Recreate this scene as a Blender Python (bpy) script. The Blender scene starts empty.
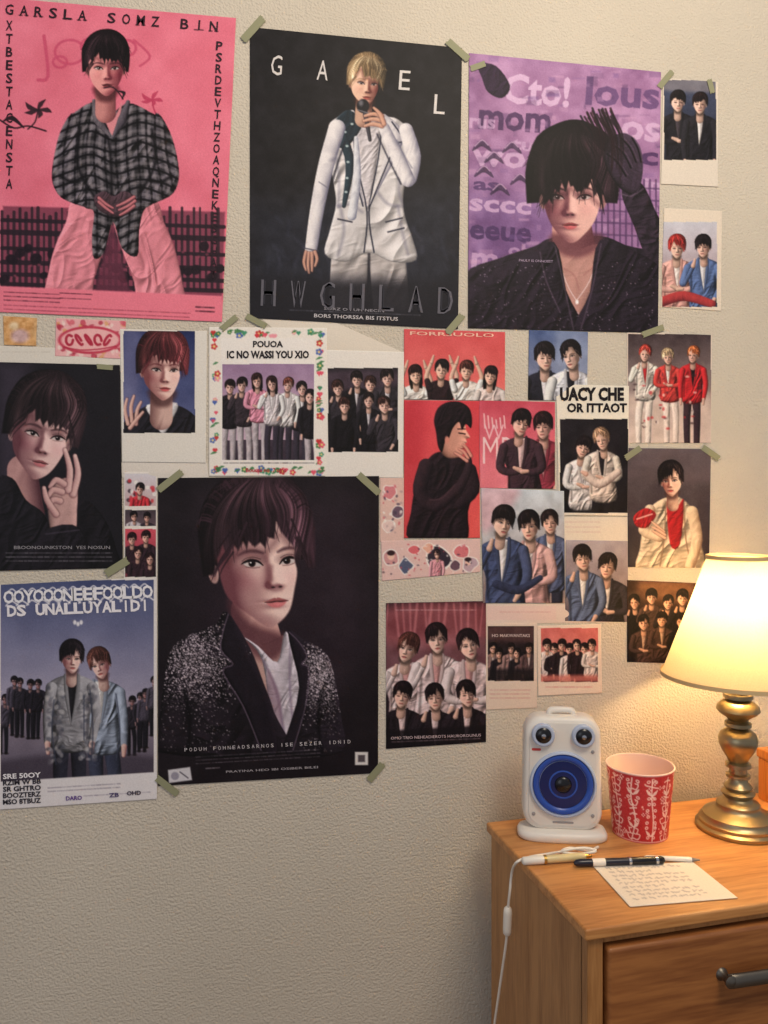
import bpy, math, random
import numpy as np
from mathutils import Vector, Matrix
random.seed(11); np.random.seed(7)
# ------------------------------------------------------------------ camera / measuring
FP=780.0; TH=math.radians(9.6); D=1.2; CZ=1.2; HY=497.0; TOPZ=0.705
S,Cc=math.sin(TH),math.cos(TH)
def ray(px,py):
    a=(np.asarray(px,float)-384)/FP; b=(HY-np.asarray(py,float))/FP
    return S+Cc*a, Cc-S*a, b
def wallmap(px,py,off=0.0):
    dx,dy,dz=ray(px,py); t=(D-off)/dy
    return np.stack([dx*t, dy*t-D, CZ+dz*t],-1)
def topmap(px,py,off=0.0):
    dx,dy,dz=ray(px,py); t=(TOPZ+off-CZ)/dz
    return np.stack([dx*t, dy*t-D, CZ+dz*t],-1)
def top(px,py,off=0.0):
    return Vector([float(v) for v in topmap(px,py,off)])
scn=bpy.context.scene
try:
    scn.view_settings.view_transform='Standard'
except Exception: pass
cam_d=bpy.data.cameras.new('camera'); cam=bpy.data.objects.new('camera',cam_d)
scn.collection.objects.link(cam); scn.camera=cam
cam_d.sensor_fit='VERTICAL'; cam_d.sensor_height=24; cam_d.lens=24*FP/1024
cam_d.shift_y=-(512-HY)/1024; cam_d.clip_start=0.02
cam.location=(0,-D,CZ); cam.rotation_euler=(math.radians(90),0,-TH)

def lin(c):
    c=np.clip(np.asarray(c,float)/255.0,0,1)
    return np.where(c<=0.04045,c/12.92,((c+0.055)/1.055)**2.4)
def L4(c): return tuple(float(v) for v in lin(c))+(1.0,)

# ------------------------------------------------------------------ materials
def newmat(name):
    m=bpy.data.materials.new(name); m.use_nodes=True
    nt=m.node_tree; b=nt.nodes['Principled BSDF']; return m,nt,b
def plain(name,col,rough=0.5,metal=0.0,spec=0.5,noise=0.0):
    m,nt,b=newmat(name)
    b.inputs['Base Color'].default_value=L4(col); b.inputs['Roughness'].default_value=rough
    b.inputs['Metallic'].default_value=metal; b.inputs['Specular IOR Level'].default_value=spec
    tc=nt.nodes.new('ShaderNodeTexCoord'); n=nt.nodes.new('ShaderNodeTexNoise'); n.inputs['Scale'].default_value=60
    nt.links.new(tc.outputs['Object'],n.inputs['Vector'])
    bp=nt.nodes.new('ShaderNodeBump'); bp.inputs['Strength'].default_value=0.04+noise; bp.inputs['Distance'].default_value=0.0005
    nt.links.new(n.outputs['Fac'],bp.inputs['Height']); nt.links.new(bp.outputs['Normal'],b.inputs['Normal'])
    return m
def paper_mat(name,rough=0.5,spec=0.25):
    m,nt,b=newmat(name)
    a=nt.nodes.new('ShaderNodeAttribute'); a.attribute_name='Col'
    tc=nt.nodes.new('ShaderNodeTexCoord'); n=nt.nodes.new('ShaderNodeTexNoise')
    n.inputs['Scale'].default_value=420; n.inputs['Detail'].default_value=2
    nt.links.new(tc.outputs['Object'],n.inputs['Vector'])
    mr=nt.nodes.new('ShaderNodeMapRange'); mr.inputs['To Min'].default_value=0.9; mr.inputs['To Max'].default_value=1.1
    nt.links.new(n.outputs['Fac'],mr.inputs['Value'])
    mx=nt.nodes.new('ShaderNodeVectorMath'); mx.operation='SCALE'
    nt.links.new(a.outputs['Color'],mx.inputs[0]); nt.links.new(mr.outputs['Result'],mx.inputs['Scale'])
    nt.links.new(mx.outputs['Vector'],b.inputs['Base Color'])
    bp=nt.nodes.new('ShaderNodeBump'); bp.inputs['Strength'].default_value=0.1; bp.inputs['Distance'].default_value=0.0006
    nt.links.new(n.outputs['Fac'],bp.inputs['Height']); nt.links.new(bp.outputs['Normal'],b.inputs['Normal'])
    b.inputs['Roughness'].default_value=rough; b.inputs['Specular IOR Level'].default_value=spec
    return m
M_PAPER=paper_mat('printed_paper',.55,.2)
def wood_mat(name,c1,c2,axis='X',scale=1.0,rough=0.42):
    m,nt,b=newmat(name)
    tc=nt.nodes.new('ShaderNodeTexCoord'); mp=nt.nodes.new('ShaderNodeMapping')
    s={'X':(5,60,60),'Z':(60,60,5),'Y':(60,5,60)}[axis]
    mp.inputs['Scale'].default_value=tuple(v*scale for v in s)
    nt.links.new(tc.outputs['Object'],mp.inputs['Vector'])
    n=nt.nodes.new('ShaderNodeTexNoise'); n.inputs['Scale'].default_value=1.0; n.inputs['Detail'].default_value=6; n.inputs['Distortion'].default_value=0.5
    nt.links.new(mp.outputs['Vector'],n.inputs['Vector'])
    n2=nt.nodes.new('ShaderNodeTexNoise'); n2.inputs['Scale'].default_value=5.0; n2.inputs['Detail'].default_value=5
    nt.links.new(mp.outputs['Vector'],n2.inputs['Vector'])
    ad=nt.nodes.new('ShaderNodeMath'); ad.operation='MULTIPLY_ADD'; ad.inputs[1].default_value=0.7
    nt.links.new(n2.outputs['Fac'],ad.inputs[0]); nt.links.new(n.outputs['Fac'],ad.inputs[2])
    cr=nt.nodes.new('ShaderNodeValToRGB')
    cr.color_ramp.elements[0].position=0.58; cr.color_ramp.elements[0].color=L4(c2)
    cr.color_ramp.elements[1].position=1.05 if False else 1.0; cr.color_ramp.elements[1].color=L4(c1)
    nt.links.new(ad.outputs[0],cr.inputs['Fac']); nt.links.new(cr.outputs['Color'],b.inputs['Base Color'])
    bp=nt.nodes.new('ShaderNodeBump'); bp.inputs['Strength'].default_value=0.08; bp.inputs['Distance'].default_value=0.0006
    nt.links.new(ad.outputs[0],bp.inputs['Height']); nt.links.new(bp.outputs['Normal'],b.inputs['Normal'])
    b.inputs['Roughness'].default_value=rough
    return m

# ------------------------------------------------------------------ mesh helpers
def link(o): scn.collection.objects.link(o); return o
def mesh_obj(name,verts,faces,mats,smooth=False,fm=None):
    me=bpy.data.meshes.new(name); me.from_pydata([tuple(v) for v in verts],[],faces)
    for m in (mats if isinstance(mats,list) else [mats]): me.materials.append(m)
    if smooth: me.polygons.foreach_set('use_smooth',[True]*len(me.polygons))
    if fm: me.polygons.foreach_set('material_index',fm)
    me.update(); return link(bpy.data.objects.new(name,me))
def meta(o,label,cat,group=None):
    o['label']=label; o['category']=cat
    if group: o['group']=group
def empty(name,loc,rz=0.0):
    e=bpy.data.objects.new(name,None); e.empty_display_size=0.03; e.location=loc; e.rotation_euler=(0,0,rz); return link(e)
def bevelbox(name,lo,hi,mat,bev=0.002,seg=2):
    x0,y0,z0=lo; x1,y1,z1=hi
    v=[(x0,y0,z0),(x1,y0,z0),(x1,y1,z0),(x0,y1,z0),(x0,y0,z1),(x1,y0,z1),(x1,y1,z1),(x0,y1,z1)]
    f=[(0,3,2,1),(4,5,6,7),(0,1,5,4),(1,2,6,5),(2,3,7,6),(3,0,4,7)]
    o=mesh_obj(name,v,f,mat)
    if bev>0:
        md=o.modifiers.new('bevel','BEVEL'); md.width=bev; md.segments=seg; md.limit_method='ANGLE'
        o.data.polygons.foreach_set('use_smooth',[True]*6)
        w=o.modifiers.new('wn','WEIGHTED_NORMAL'); w.keep_sharp=True
    return o
def lathe(name,prof,mat,n=64,axis=None,origin=(0,0,0),caps=True,smooth=True):
    ax=Vector(axis).normalized() if axis is not None else Vector((0,0,1))
    q=Vector((0,0,1)).rotation_difference(ax).to_matrix(); og=Vector(origin)
    vs=[];fs=[]
    for r,z in prof:
        for i in range(n):
            a=2*math.pi*i/n; vs.append(og+q@Vector((r*math.cos(a),r*math.sin(a),z)))
    m=len(prof)
    for j in range(m-1):
        for i in range(n):
            k=(i+1)%n; fs.append((j*n+i,j*n+k,(j+1)*n+k,(j+1)*n+i))
    if caps:
        if prof[0][0]>1e-6: fs.append(tuple(range(n-1,-1,-1)))
        if prof[-1][0]>1e-6: fs.append(tuple((m-1)*n+i for i in range(n)))
    o=mesh_obj(name,vs,fs,mat,smooth)
    if smooth:
        try: o.data.set_sharp_from_angle(angle=math.radians(50))
        except Exception: pass
    return o
def crom(pts,n=5,closed=False):
    P=[np.array(p,float) for p in pts]; out=[]; m=len(P)
    rng=range(m) if closed else range(m-1)
    for i in rng:
        if closed: a,b,c,d=P[(i-1)%m],P[i],P[(i+1)%m],P[(i+2)%m]
        else: a,b,c,d=P[max(i-1,0)],P[i],P[i+1],P[min(i+2,m-1)]
        for k in range(n):
            t=k/n
            out.append(0.5*((2*b)+(-a+c)*t+(2*a-5*b+4*c-d)*t*t+(-a+3*b-3*c+d)*t**3))
    if not closed: out.append(P[-1])
    return np.array(out)
def tube(name,pts,r,mat,seg=10,sub=8,flat=1.0):
    P=[Vector(p) for p in crom(pts,sub)]
    vs=[];fs=[];n=seg; up=Vector((0.3,0.2,0.93)).normalized()
    for i,p in enumerate(P):
        t=(P[min(i+1,len(P)-1)]-P[max(i-1,0)]).normalized()
        u=t.cross(up); 
        if u.length<1e-3: u=t.cross(Vector((1,0,0)))
        u.normalize(); w=t.cross(u).normalized()
        for k in range(n):
            a=2*math.pi*k/n; vs.append(p+u*r*flat*math.cos(a)+w*r*math.sin(a))
    for j in range(len(P)-1):
        for i in range(n):
            k=(i+1)%n; fs.append((j*n+i,j*n+k,(j+1)*n+k,(j+1)*n+i))
    fs.append(tuple(range(n))); fs.append(tuple((len(P)-1)*n+i for i in range(n-1,-1,-1)))
    return mesh_obj(name,vs,fs,mat,True)

# ------------------------------------------------------------------ printed artwork engine (colour attribute per sheet)
STEP=0.72
_ng=[np.random.rand(128,128) for _ in range(4)]
def vnoise(x,y,k=0):
    g=_ng[k%4]; xi=np.floor(x).astype(int); yi=np.floor(y).astype(int); fx=x-xi; fy=y-yi
    fx=fx*fx*(3-2*fx); fy=fy*fy*(3-2*fy)
    a=g[yi%128,xi%128];b=g[yi%128,(xi+1)%128];c=g[(yi+1)%128,xi%128];d=g[(yi+1)%128,(xi+1)%128]
    return (a*(1-fx)+b*fx)*(1-fy)+(c*(1-fx)+d*fx)*fy
def folds(X,Y,sc,ang=0.6):
    c,s=math.cos(ang),math.sin(ang); u=(X*c+Y*s)/sc; v=(-X*s+Y*c)/(sc*2.6)
    w=vnoise(u*.7+5,v*.7+9,1)*2.2
    n=vnoise(u+w,v+w*.6,0); n2=vnoise(u*2+w*1.4+7,v*2+3,2)
    return 1-np.abs(2*n-1)*1.0+.35*n2
class Art:
    def __init__(s,quad,bg=(235,228,218),step=STEP):
        q=np.array(quad,float); s.q=q; s.step=step
        w=max(np.linalg.norm(q[1]-q[0]),np.linalg.norm(q[2]-q[3])); h=max(np.linalg.norm(q[3]-q[0]),np.linalg.norm(q[2]-q[1]))
        nx=max(3,int(w/step)+1); ny=max(3,int(h/step)+1)
        U,V=np.meshgrid(np.linspace(0,1,nx),np.linspace(0,1,ny))
        U=U[...,None];V=V[...,None]
        P=(q[0]*(1-U)+q[1]*U)*(1-V)+(q[3]*(1-U)+q[2]*U)*V
        s.X=P[...,0]; s.Y=P[...,1]; s.U=U[...,0]; s.V=V[...,0]
        s.C=np.zeros(s.X.shape+(3,))+np.array(bg,float); s.clip=None; s.texts=[]
    def win(s,x0,y0,x1,y1):
        m=(s.X>=x0)&(s.X<=x1)&(s.Y>=y0)&(s.Y<=y1)
        if not m.any(): return None
        r=np.where(m.any(1))[0]; c=np.where(m.any(0))[0]
        return slice(r[0],r[-1]+1),slice(c[0],c[-1]+1)
    def app(s,sl,a,col):
        if s.clip is not None: a=a*s.clip[sl]
        s.C[sl]=s.C[sl]*(1-a[...,None])+np.array(col,float)*a[...,None]
    def _sd(s,P,sl,closed):
        X=s.X[sl];Y=s.Y[sl]; d=np.full(X.shape,1e9); ins=np.zeros(X.shape,bool); n=len(P)
        for i in range(n if closed else n-1):
            ax,ay=P[i]; bx,by=P[(i+1)%n]; ex,ey=bx-ax,by-ay; L=ex*ex+ey*ey
            if L<1e-9: continue
            t=np.clip(((X-ax)*ex+(Y-ay)*ey)/L,0,1)
            d=np.minimum(d,(X-ax-t*ex)**2+(Y-ay-t*ey)**2)
            if closed and ay!=by:
                c=((ay>Y)!=(by>Y)); xi=ax+(Y-ay)*ex/ey; ins^=c&(X<xi)
        d=np.sqrt(d); return np.where(ins,-d,d) if closed else d
    def mask(s,pts,soft=0.6,smooth=True):
        P=crom(pts,4,True) if smooth else np.array(pts,float)
        m=np.zeros(s.X.shape); g=soft+1
        sl=s.win(P[:,0].min()-g,P[:,1].min()-g,P[:,0].max()+g,P[:,1].max()+g)
        if sl is None: return m
        m[sl]=np.clip(0.5-s._sd(P,sl,True)/(2*soft),0,1); return m
    def poly(s,pts,col,soft=0.6,a=1.0,smooth=True,clip=None):
        P=crom(pts,4,True) if smooth else np.array(pts,float); g=soft+1
        sl=s.win(P[:,0].min()-g,P[:,1].min()-g,P[:,0].max()+g,P[:,1].max()+g)
        if sl is None: return
        m=np.clip(0.5-s._sd(P,sl,True)/(2*soft),0,1)
        m=m*m*(3-2*m) if soft>2 else m
        if clip is not None: m=m*clip[sl]
        s.app(sl,m*a,col)
    def polyv(s,pts,col,R=8,fold=5,amp=1.0,ang=.5,light=(-.5,-.5),lo=.5,hi=1.12,soft=.6,smooth=True,clip=None,a=1.0):
        P=crom(pts,4,True) if smooth else np.array(pts,float); g=soft+1
        sl=s.win(P[:,0].min()-g,P[:,1].min()-g,P[:,0].max()+g,P[:,1].max()+g)
        if sl is None: return
        d=s._sd(P,sl,True); m=np.clip(0.5-d/(2*soft),0,1); t=np.clip(-d/R,0,1)
        H=R*.42*np.sqrt(1-(1-t)**2+1e-4)
        X=s.X[sl];Y=s.Y[sl]
        if amp>0: H=H+folds(X,Y,fold,ang)*fold*.30*amp+folds(X+40,Y,fold*.45,ang+.9)*fold*.07*amp
        if H.shape[0]<3 or H.shape[1]<3: 
            s.app(sl,m*a,col); return
        gy,gx=np.gradient(H,s.step)
        nz=1/np.sqrt(gx*gx+gy*gy+1); lz=.8; ln=math.sqrt(light[0]**2+light[1]**2+lz*lz)
        lam=np.clip((-gx*light[0]-gy*light[1]+lz)*nz/ln,0,1)
        sh=lo+(hi-lo)*lam**1.6
        if clip is not None: m=m*clip[sl]
        c=np.clip(np.array(col,float)*sh[...,None],0,246); s.app(sl,m*a,c)
    def taper(s,pts,ws,col,shade=None,light=(-.5,-.5),a=1.0,clip=None,soft=.5,sub=4,smooth=True):
        n0=len(pts); P=crom(pts,sub) if smooth and n0>2 else np.array(pts,float)
        ws=np.interp(np.linspace(0,1,len(P)),np.linspace(0,1,len(ws)),ws)/2
        g=ws.max()+soft+1
        sl=s.win(P[:,0].min()-g,P[:,1].min()-g,P[:,0].max()+g,P[:,1].max()+g)
        if sl is None: return
        X=s.X[sl];Y=s.Y[sl]; B=np.full(X.shape,1e9); NX=np.zeros(X.shape);NY=np.zeros(X.shape)
        for i in range(len(P)-1):
            ax,ay=P[i];bx,by=P[i+1];ex,ey=bx-ax,by-ay;L=ex*ex+ey*ey
            if L<1e-9: continue
            t=np.clip(((X-ax)*ex+(Y-ay)*ey)/L,0,1); w=ws[i]+(ws[i+1]-ws[i])*t
            qx=X-ax-t*ex;qy=Y-ay-t*ey; dd=np.sqrt(qx*qx+qy*qy)-w; k=dd<B
            B=np.where(k,dd,B)
            if shade is not None:
                ww=np.maximum(w,.3); NX=np.where(k,qx/ww,NX);NY=np.where(k,qy/ww,NY)
        m=np.clip(.5-B/(2*soft),0,1)
        if clip is not None: m=m*clip[sl]
        c=np.array(col,float)
        if shade is not None:
            r2=np.clip(NX*NX+NY*NY,0,1)*.8; nz=np.sqrt(1-r2); lz=.9; ln=math.sqrt(light[0]**2+light[1]**2+lz*lz)
            lam=np.clip((NX*light[0]+NY*light[1]+nz*lz)/ln,0,1)[...,None]
            wm=ws.max()*2
            if wm>7:
                fo=folds(X,Y,wm*.35,.3)[...,None]; lam=np.clip(lam+(fo-.75)*.28,0,1)
            c=np.array(shade,float)*(1-lam)+c*lam
        s.app(sl,m*a,c)
    def rect(s,x0,y0,x1,y1,col,a=1.0,soft=0.5): s.poly([(x0,y0),(x1,y0),(x1,y1),(x0,y1)],col,soft,a,False)
    def line(s,pts,w,col,a=1.0,smooth=True,clip=None,soft=0.5):
        P=crom(pts,4) if smooth and len(pts)>2 else np.array(pts,float); g=w+soft+1
        sl=s.win(P[:,0].min()-g,P[:,1].min()-g,P[:,0].max()+g,P[:,1].max()+g)
        if sl is None: return
        m=np.clip((w/2-s._sd(P,sl,False))/(2*soft)+0.5,0,1)
        if w<1: m=m*max(w,0.4)
        if clip is not None: m=m*clip[sl]
        s.app(sl,m*a,col)
    def ell(s,cx,cy,rx,ry,col,a=1.0,rot=0.0,soft=0.6,clip=None):
        R=max(rx,ry)+soft+1; sl=s.win(cx-R,cy-R,cx+R,cy+R)
        if sl is None: return
        X=s.X[sl]-cx;Y=s.Y[sl]-cy; c,n=math.cos(rot),math.sin(rot); u=X*c+Y*n; v=-X*n+Y*c
        d=(np.sqrt((u/rx)**2+(v/ry)**2)-1)*min(rx,ry)
        m=np.clip(0.5-d/(2*soft),0,1)
        if clip is not None: m=m*clip[sl]
        s.app(sl,m*a,col)
    def grad(s,x0,y0,x1,y1,c0,c1,horiz=False):
        sl=s.win(x0,y0,x1,y1)
        if sl is None: return
        t=(s.X[sl]-x0)/(x1-x0) if horiz else (s.Y[sl]-y0)/(y1-y0); t=np.clip(t,0,1)[...,None]
        m=((s.X[sl]>=x0)&(s.X[sl]<=x1)&(s.Y[sl]>=y0)&(s.Y[sl]<=y1)).astype(float)
        s.app(sl,m,np.array(c0,float)*(1-t)+np.array(c1,float)*t)
    def rclip(s,x0,y0,x1,y1): s.clip=((s.X>=x0)&(s.X<=x1)&(s.Y>=y0)&(s.Y<=y1)).astype(float)
    def mottle(s,sc,amp,k=0):
        n=vnoise(s.X/sc+31*k,s.Y/sc+17*k,k)+.5*vnoise(s.X/sc*2.3,s.Y/sc*2.3,k+1)-.75
        a=1.0 if s.clip is None else s.clip
        s.C=s.C+(n*amp*a)[...,None]
    def noise(s,amp,cell=1,clip=None):
        H,W=s.X.shape; s.C=s.C+(np.random.randn(H,W)*amp)[...,None]
    def contrast(s,k):
        a=1.0 if s.clip is None else s.clip[...,None]
        x=np.clip(s.C/255,0,1); y=x+k*(x*x*(3-2*x)-x); s.C=s.C*(1-a)+y*255*a
    def T(s,text,xc,yb,cap,w,col,rot=0.0,bold=0.0):
        if len(text)==1 and text in 'I1' and w: w=cap*.18
        s.texts.append((text,xc,yb,cap,w,col,rot,bold))
    def RT(s,text,xc,yb,cap,w,col,a=1.0,rot=0.0,bold=0.0):
        v,f=text_geo(text,bold); x0,x1=v[:,0].min(),v[:,0].max(); sy=cap/.7; sx=w/(x1-x0)
        u=(v[:,0]-(x0+x1)/2)*sx; vv=-v[:,1]*sy; c,q=math.cos(math.radians(rot)),math.sin(math.radians(rot))
        px=xc+u*c-vv*q; py=yb+u*q+vv*c
        sl=s.win(px.min()-1,py.min()-1,px.max()+1,py.max()+1)
        if sl is None: return
        X=s.X[sl];Y=s.Y[sl]; cov=np.zeros(X.shape)
        for ox in(-.27,0,.27):
            for oy in(-.27,0,.27):
                ins=np.zeros(X.shape,bool); XX=X+ox;YY=Y+oy
                for t in f:
                    (ax,ay),(bx,by),(cx,cy)=[(px[i],py[i]) for i in t]
                    xa,xb=min(ax,bx,cx),max(ax,bx,cx); ya,yb2=min(ay,by,cy),max(ay,by,cy)
                    mm=(XX>=xa)&(XX<=xb)&(YY>=ya)&(YY<=yb2)
                    if not mm.any(): continue
                    x_=XX[mm];y_=YY[mm]
                    e1=(bx-ax)*(y_-ay)-(by-ay)*(x_-ax);e2=(cx-bx)*(y_-by)-(cy-by)*(x_-bx);e3=(ax-cx)*(y_-cy)-(ay-cy)*(x_-cx)
                    ins[mm]|=((e1>=0)&(e2>=0)&(e3>=0))|((e1<=0)&(e2<=0)&(e3<=0))
                cov+=ins/9
        s.app(sl,cov*a,col)
    def micro(s,x0,y0,x1,n,dy,col,a=0.8,slope=0.0,th=1.0):
        for k in range(n):
            x=x0
            while x<x1:
                l=random.uniform(1.2,5.5); 
                xe=min(x+l,x1); yy=y0+k*dy
                s.line([(x,yy+slope*(x-x0)),(xe,yy+slope*(xe-x0))],th,col,a*random.uniform(.5,1),False)
                x+=l+random.uniform(.8,1.8)
_tc={}
def text_geo(t,bold):
    k=(t,bold)
    if k in _tc: return _tc[k]
    cu=bpy.data.curves.new('t','FONT'); cu.body=t; cu.size=1; cu.resolution_u=2; cu.offset=bold; cu.align_x='LEFT'
    ob=bpy.data.objects.new('t',cu); link(ob)
    dg=bpy.context.evaluated_depsgraph_get(); ev=ob.evaluated_get(dg); me=ev.to_mesh(); me.calc_loop_triangles()
    v=np.array([tuple(x.co)[:2] for x in me.vertices]).reshape(-1,2); f=np.array([tuple(x.vertices) for x in me.loop_triangles]).reshape(-1,3)
    ev.to_mesh_clear(); bpy.data.objects.remove(ob); bpy.data.curves.remove(cu)
    _tc[k]=(v,f); return v,f
def finish(A,name,label,cat,off=0.001,mp=wallmap,mat=None,bulge=0.0005,group=None,wrap=False,thick=0.0004):
    H,W=A.X.shape; C=lin(np.clip(A.C,0,255))
    if mp is wallmap: off=off*.42
    bl=bulge*np.sin(math.pi*A.U)*np.sin(math.pi*A.V)*(1+0.5*np.sin(A.U*9+A.V*5))
    P=mp(A.X,A.Y,off+bl).reshape(-1,3); Cv=C.reshape(-1,3)
    idx=np.arange(H*W).reshape(H,W)
    F=np.stack([idx[:-1,:-1],idx[1:,:-1],idx[1:,1:],idx[:-1,1:]],-1).reshape(-1,4)
    verts=[P];cols=[Cv];n=len(P); quads=[F]
    if not wrap:
        ring=np.concatenate([idx[0,:],idx[1:,-1],idx[-1,-2::-1],idx[-2:0:-1,0]])
        rp=mp(A.X.reshape(-1)[ring],A.Y.reshape(-1)[ring],off-thick); m=len(ring)
        verts.append(rp); cols.append(Cv[ring]*0.8)
        a=np.arange(m);b=(a+1)%m
        quads.append(np.stack([ring[a],ring[b],n+b,n+a],-1)); n+=m
    tris=[]
    for (t,xc,yb,cap,w,col,rot,bold) in A.texts:
        v,f=text_geo(t,bold)
        if len(v)==0: continue
        x0,x1=v[:,0].min(),v[:,0].max(); sy=cap/0.70; sx=(w/(x1-x0)) if w else sy
        u=(v[:,0]-(x0+x1)/2)*sx; vv=-v[:,1]*sy; c,q=math.cos(math.radians(rot)),math.sin(math.radians(rot))
        px=xc+u*c-vv*q; py=yb+u*q+vv*c
        verts.append(mp(px,py,off+bulge*1.5+0.0002)); cols.append(np.tile(lin(col),(len(v),1)))
        tris.append(f+n); n+=len(v)
    V=np.concatenate(verts); K=np.concatenate(cols); Q=np.concatenate(quads); Tt=np.concatenate(tris) if tris else np.zeros((0,3),int)
    me=bpy.data.meshes.new(name); me.vertices.add(len(V)); me.vertices.foreach_set('co',V.astype(np.float32).ravel())
    nl=len(Q)*4+len(Tt)*3; me.loops.add(nl); me.loops.foreach_set('vertex_index',np.concatenate([Q.ravel(),Tt.ravel()]).astype(np.int32))
    me.polygons.add(len(Q)+len(Tt))
    me.polygons.foreach_set('loop_start',np.concatenate([np.arange(len(Q))*4,len(Q)*4+np.arange(len(Tt))*3]).astype(np.int32))
    me.update(calc_edges=True)
    ca=me.color_attributes.new('Col','FLOAT_COLOR','POINT')
    ca.data.foreach_set('color',np.concatenate([K,np.ones((len(K),1))],1).astype(np.float32).ravel())
    me.materials.append(mat or M_PAPER); me.polygons.foreach_set('use_smooth',np.ones(len(me.polygons),bool))
    o=link(bpy.data.objects.new(name,me))
    if label: meta(o,label,cat,group)
    c=V.mean(0); me.transform(Matrix.Translation((-float(c[0]),-float(c[1]),-float(c[2])))); o.location=[float(x) for x in c]
    return o

# ------------------------------------------------------------------ heads
FR={'bangs':lambda u:-.15-.04*math.cos(u*7)+.05*abs(u),
    'part':lambda u:(-.44+abs(u-.06)*1.05) if u>-.02 else (-.34+abs(u)*.8),
    'comma':lambda u:(-.43+max(0,u-.14)*1.5) if u>.10 else (-.19+.22*abs(u)),
    'soft':lambda u:-.17-.15*math.exp(-((u-.17)/.06)**2)+.10*abs(u),
    'up':lambda u:-.43+abs(u)**2*1.8,
    'messy':lambda u:-.12+.06*math.sin(u*19)+(.12 if abs(u)>.24 else 0)}
def gs(u,v,cu,cv,su,sv): return np.exp(-((u-cu)/su)**2/2-((v-cv)/sv)**2/2)
def face(A,cx,cy,h,tilt=0.0,turn=0.0,skin=(222,182,165),shade=(120,80,78),light=-1,hair=(42,28,32),hair2=(105,75,75),style='bangs',lips=(185,98,98),neck=True,big=1.0,flip=False,longh=False,wide=1.0,gaze=0,part=.08,lens=1.0,fringe=None,hshift=0.0,wisp=1.0):
    skin=np.array(skin,float);shade=np.array(shade,float);hair=np.array(hair,float);hair2=np.array(hair2,float)
    ct,st=math.cos(tilt),math.sin(tilt); b=big; fl=-1 if flip else 1; F=fringe or FR[style]
    def P(x,y): return (cx+h*(x*ct-y*st),cy+h*(x*st+y*ct))
    def PP(l): return [P(*p) for p in l]
    hx=-turn*.045+hshift; px_=part*fl+hx; vr=-.76*b
    def hairfill(pts,dark=1.0,soft=None,smooth=True):
        Q=crom(pts,3,True) if smooth else np.array(pts,float); soft=soft or max(.6,h*.010); g=soft+1
        sl=A.win(Q[:,0].min()-g,Q[:,1].min()-g,Q[:,0].max()+g,Q[:,1].max()+g)
        if sl is None: return
        m=np.clip(.5-A._sd(Q,sl,True)/(2*soft),0,1)
        dx=(A.X[sl]-cx)/h; dy=(A.Y[sl]-cy)/h; U=dx*ct+dy*st; V=-dx*st+dy*ct
        gg=1-np.exp(-np.maximum(V-vr,0)/.26)+.05; kk=(U-px_)/gg+.10*np.sin(V*4.3+U*3)+.03*np.sin(V*9+U*8); rho=np.sqrt((U-px_)**2+(V-vr)**2)
        fq=min(1.0,h/60+.35)
        n=.34*vnoise(kk*16*fq+50,rho*1.6+3,0)+.38*vnoise(kk*44*fq+9,rho*2.4,1)+.28*vnoise(kk*105*fq+30,rho*3.5,2)
        n=np.clip((n-.5)*1.5+.5,0,1)
        e=np.sqrt(((U-hx)/(.47*b))**2+((V+.27)/(.50*b))**2)
        band=np.exp(-((e-.66+.03*np.sin(U*9+1))/.19)**2)*np.clip(-V/.12,0,1)*.85
        lam=np.clip(.9+.75*(U-hx)*light-.5*np.clip(e-.8,0,1)*2,.35,1.3)
        c=hair*((.45+.75*n)*lam*dark)[...,None]+(hair2-hair)*np.clip(band*(n*1.15-.2)*lam,0,1)[...,None]
        A.app(sl,m,np.clip(c,0,250))
    bot=.75 if longh else -.04
    hairfill(PP([(-.37+hx,bot),(-.43*b+hx,-.15),(-.435*b+hx,-.40),(-.34*b+hx,-.60*b),(-.17+hx,-.73*b),(.04+hx,-.765*b),(.22+hx,-.72*b),(.37*b+hx,-.58*b),(.44*b+hx,-.38),(.43*b+hx,-.12),(.37+hx,bot),(.2,bot+.02),(-.2,bot+.02)]),.6)
    if neck:
        A.taper([P(-.05*turn,.15),(P(-.05*turn,.5)[0],P(0,.82)[1])],[h*.38,h*.40],skin*.86,skin*.3+shade*.45,light=(light*.6,-.2))
        A.poly(PP([(-.24,.32),(.24,.32),(.16,.56),(0,.62),(-.16,.56)]),shade*.6,max(.8,h*.06),.75)
    if h>12:
        for sx in (-1,1):
            if turn*sx>0.3: continue
            ex=sx*.345-turn*.06
            A.ell(*P(ex,.02),.042*h,.085*h,skin*.66+shade*.22,1,tilt+sx*.1); A.ell(*P(ex,.02),.018*h,.05*h,shade*.8,.6,tilt,max(.5,h*.015))
    w=wide
    def side(s):
        k=turn*s
        if k>.2: return [(.312,-.28),(.293,-.13),(.280,-.05),(.298,.06),(.265,.2),(.175,.36),(.09,.455)]
        if k<-.2: return [(.355,-.28),(.358,-.05),(.335,.12),(.28,.25),(.16,.39),(.055,.478)]
        return [(.325,-.28),(.33,-.05),(.308,.12),(.242,.28),(.14,.41),(.06,.48)]
    cs=turn*.05
    R_=side(1);L_=side(-1)
    o=[(x*w+(cs if y>.3 else 0),y) for x,y in R_]+[(cs,.5)]+[(-x*w+(cs if y>.3 else 0),y) for x,y in L_[::-1]]+[(-.25,-.5),(0,-.58),(.25,-.5)]
    m=A.mask(PP(o),max(.5,h*.008))
    f=1-.1*abs(turn); t0=turn*.1
    def X(x): return x*f+t0
    q=PP([(-.5,-.65),(.5,-.65),(.5,.6),(-.5,.6)]); sl=A.win(min(a for a,_ in q),min(a for _,a in q),max(a for a,_ in q),max(a for _,a in q))
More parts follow.
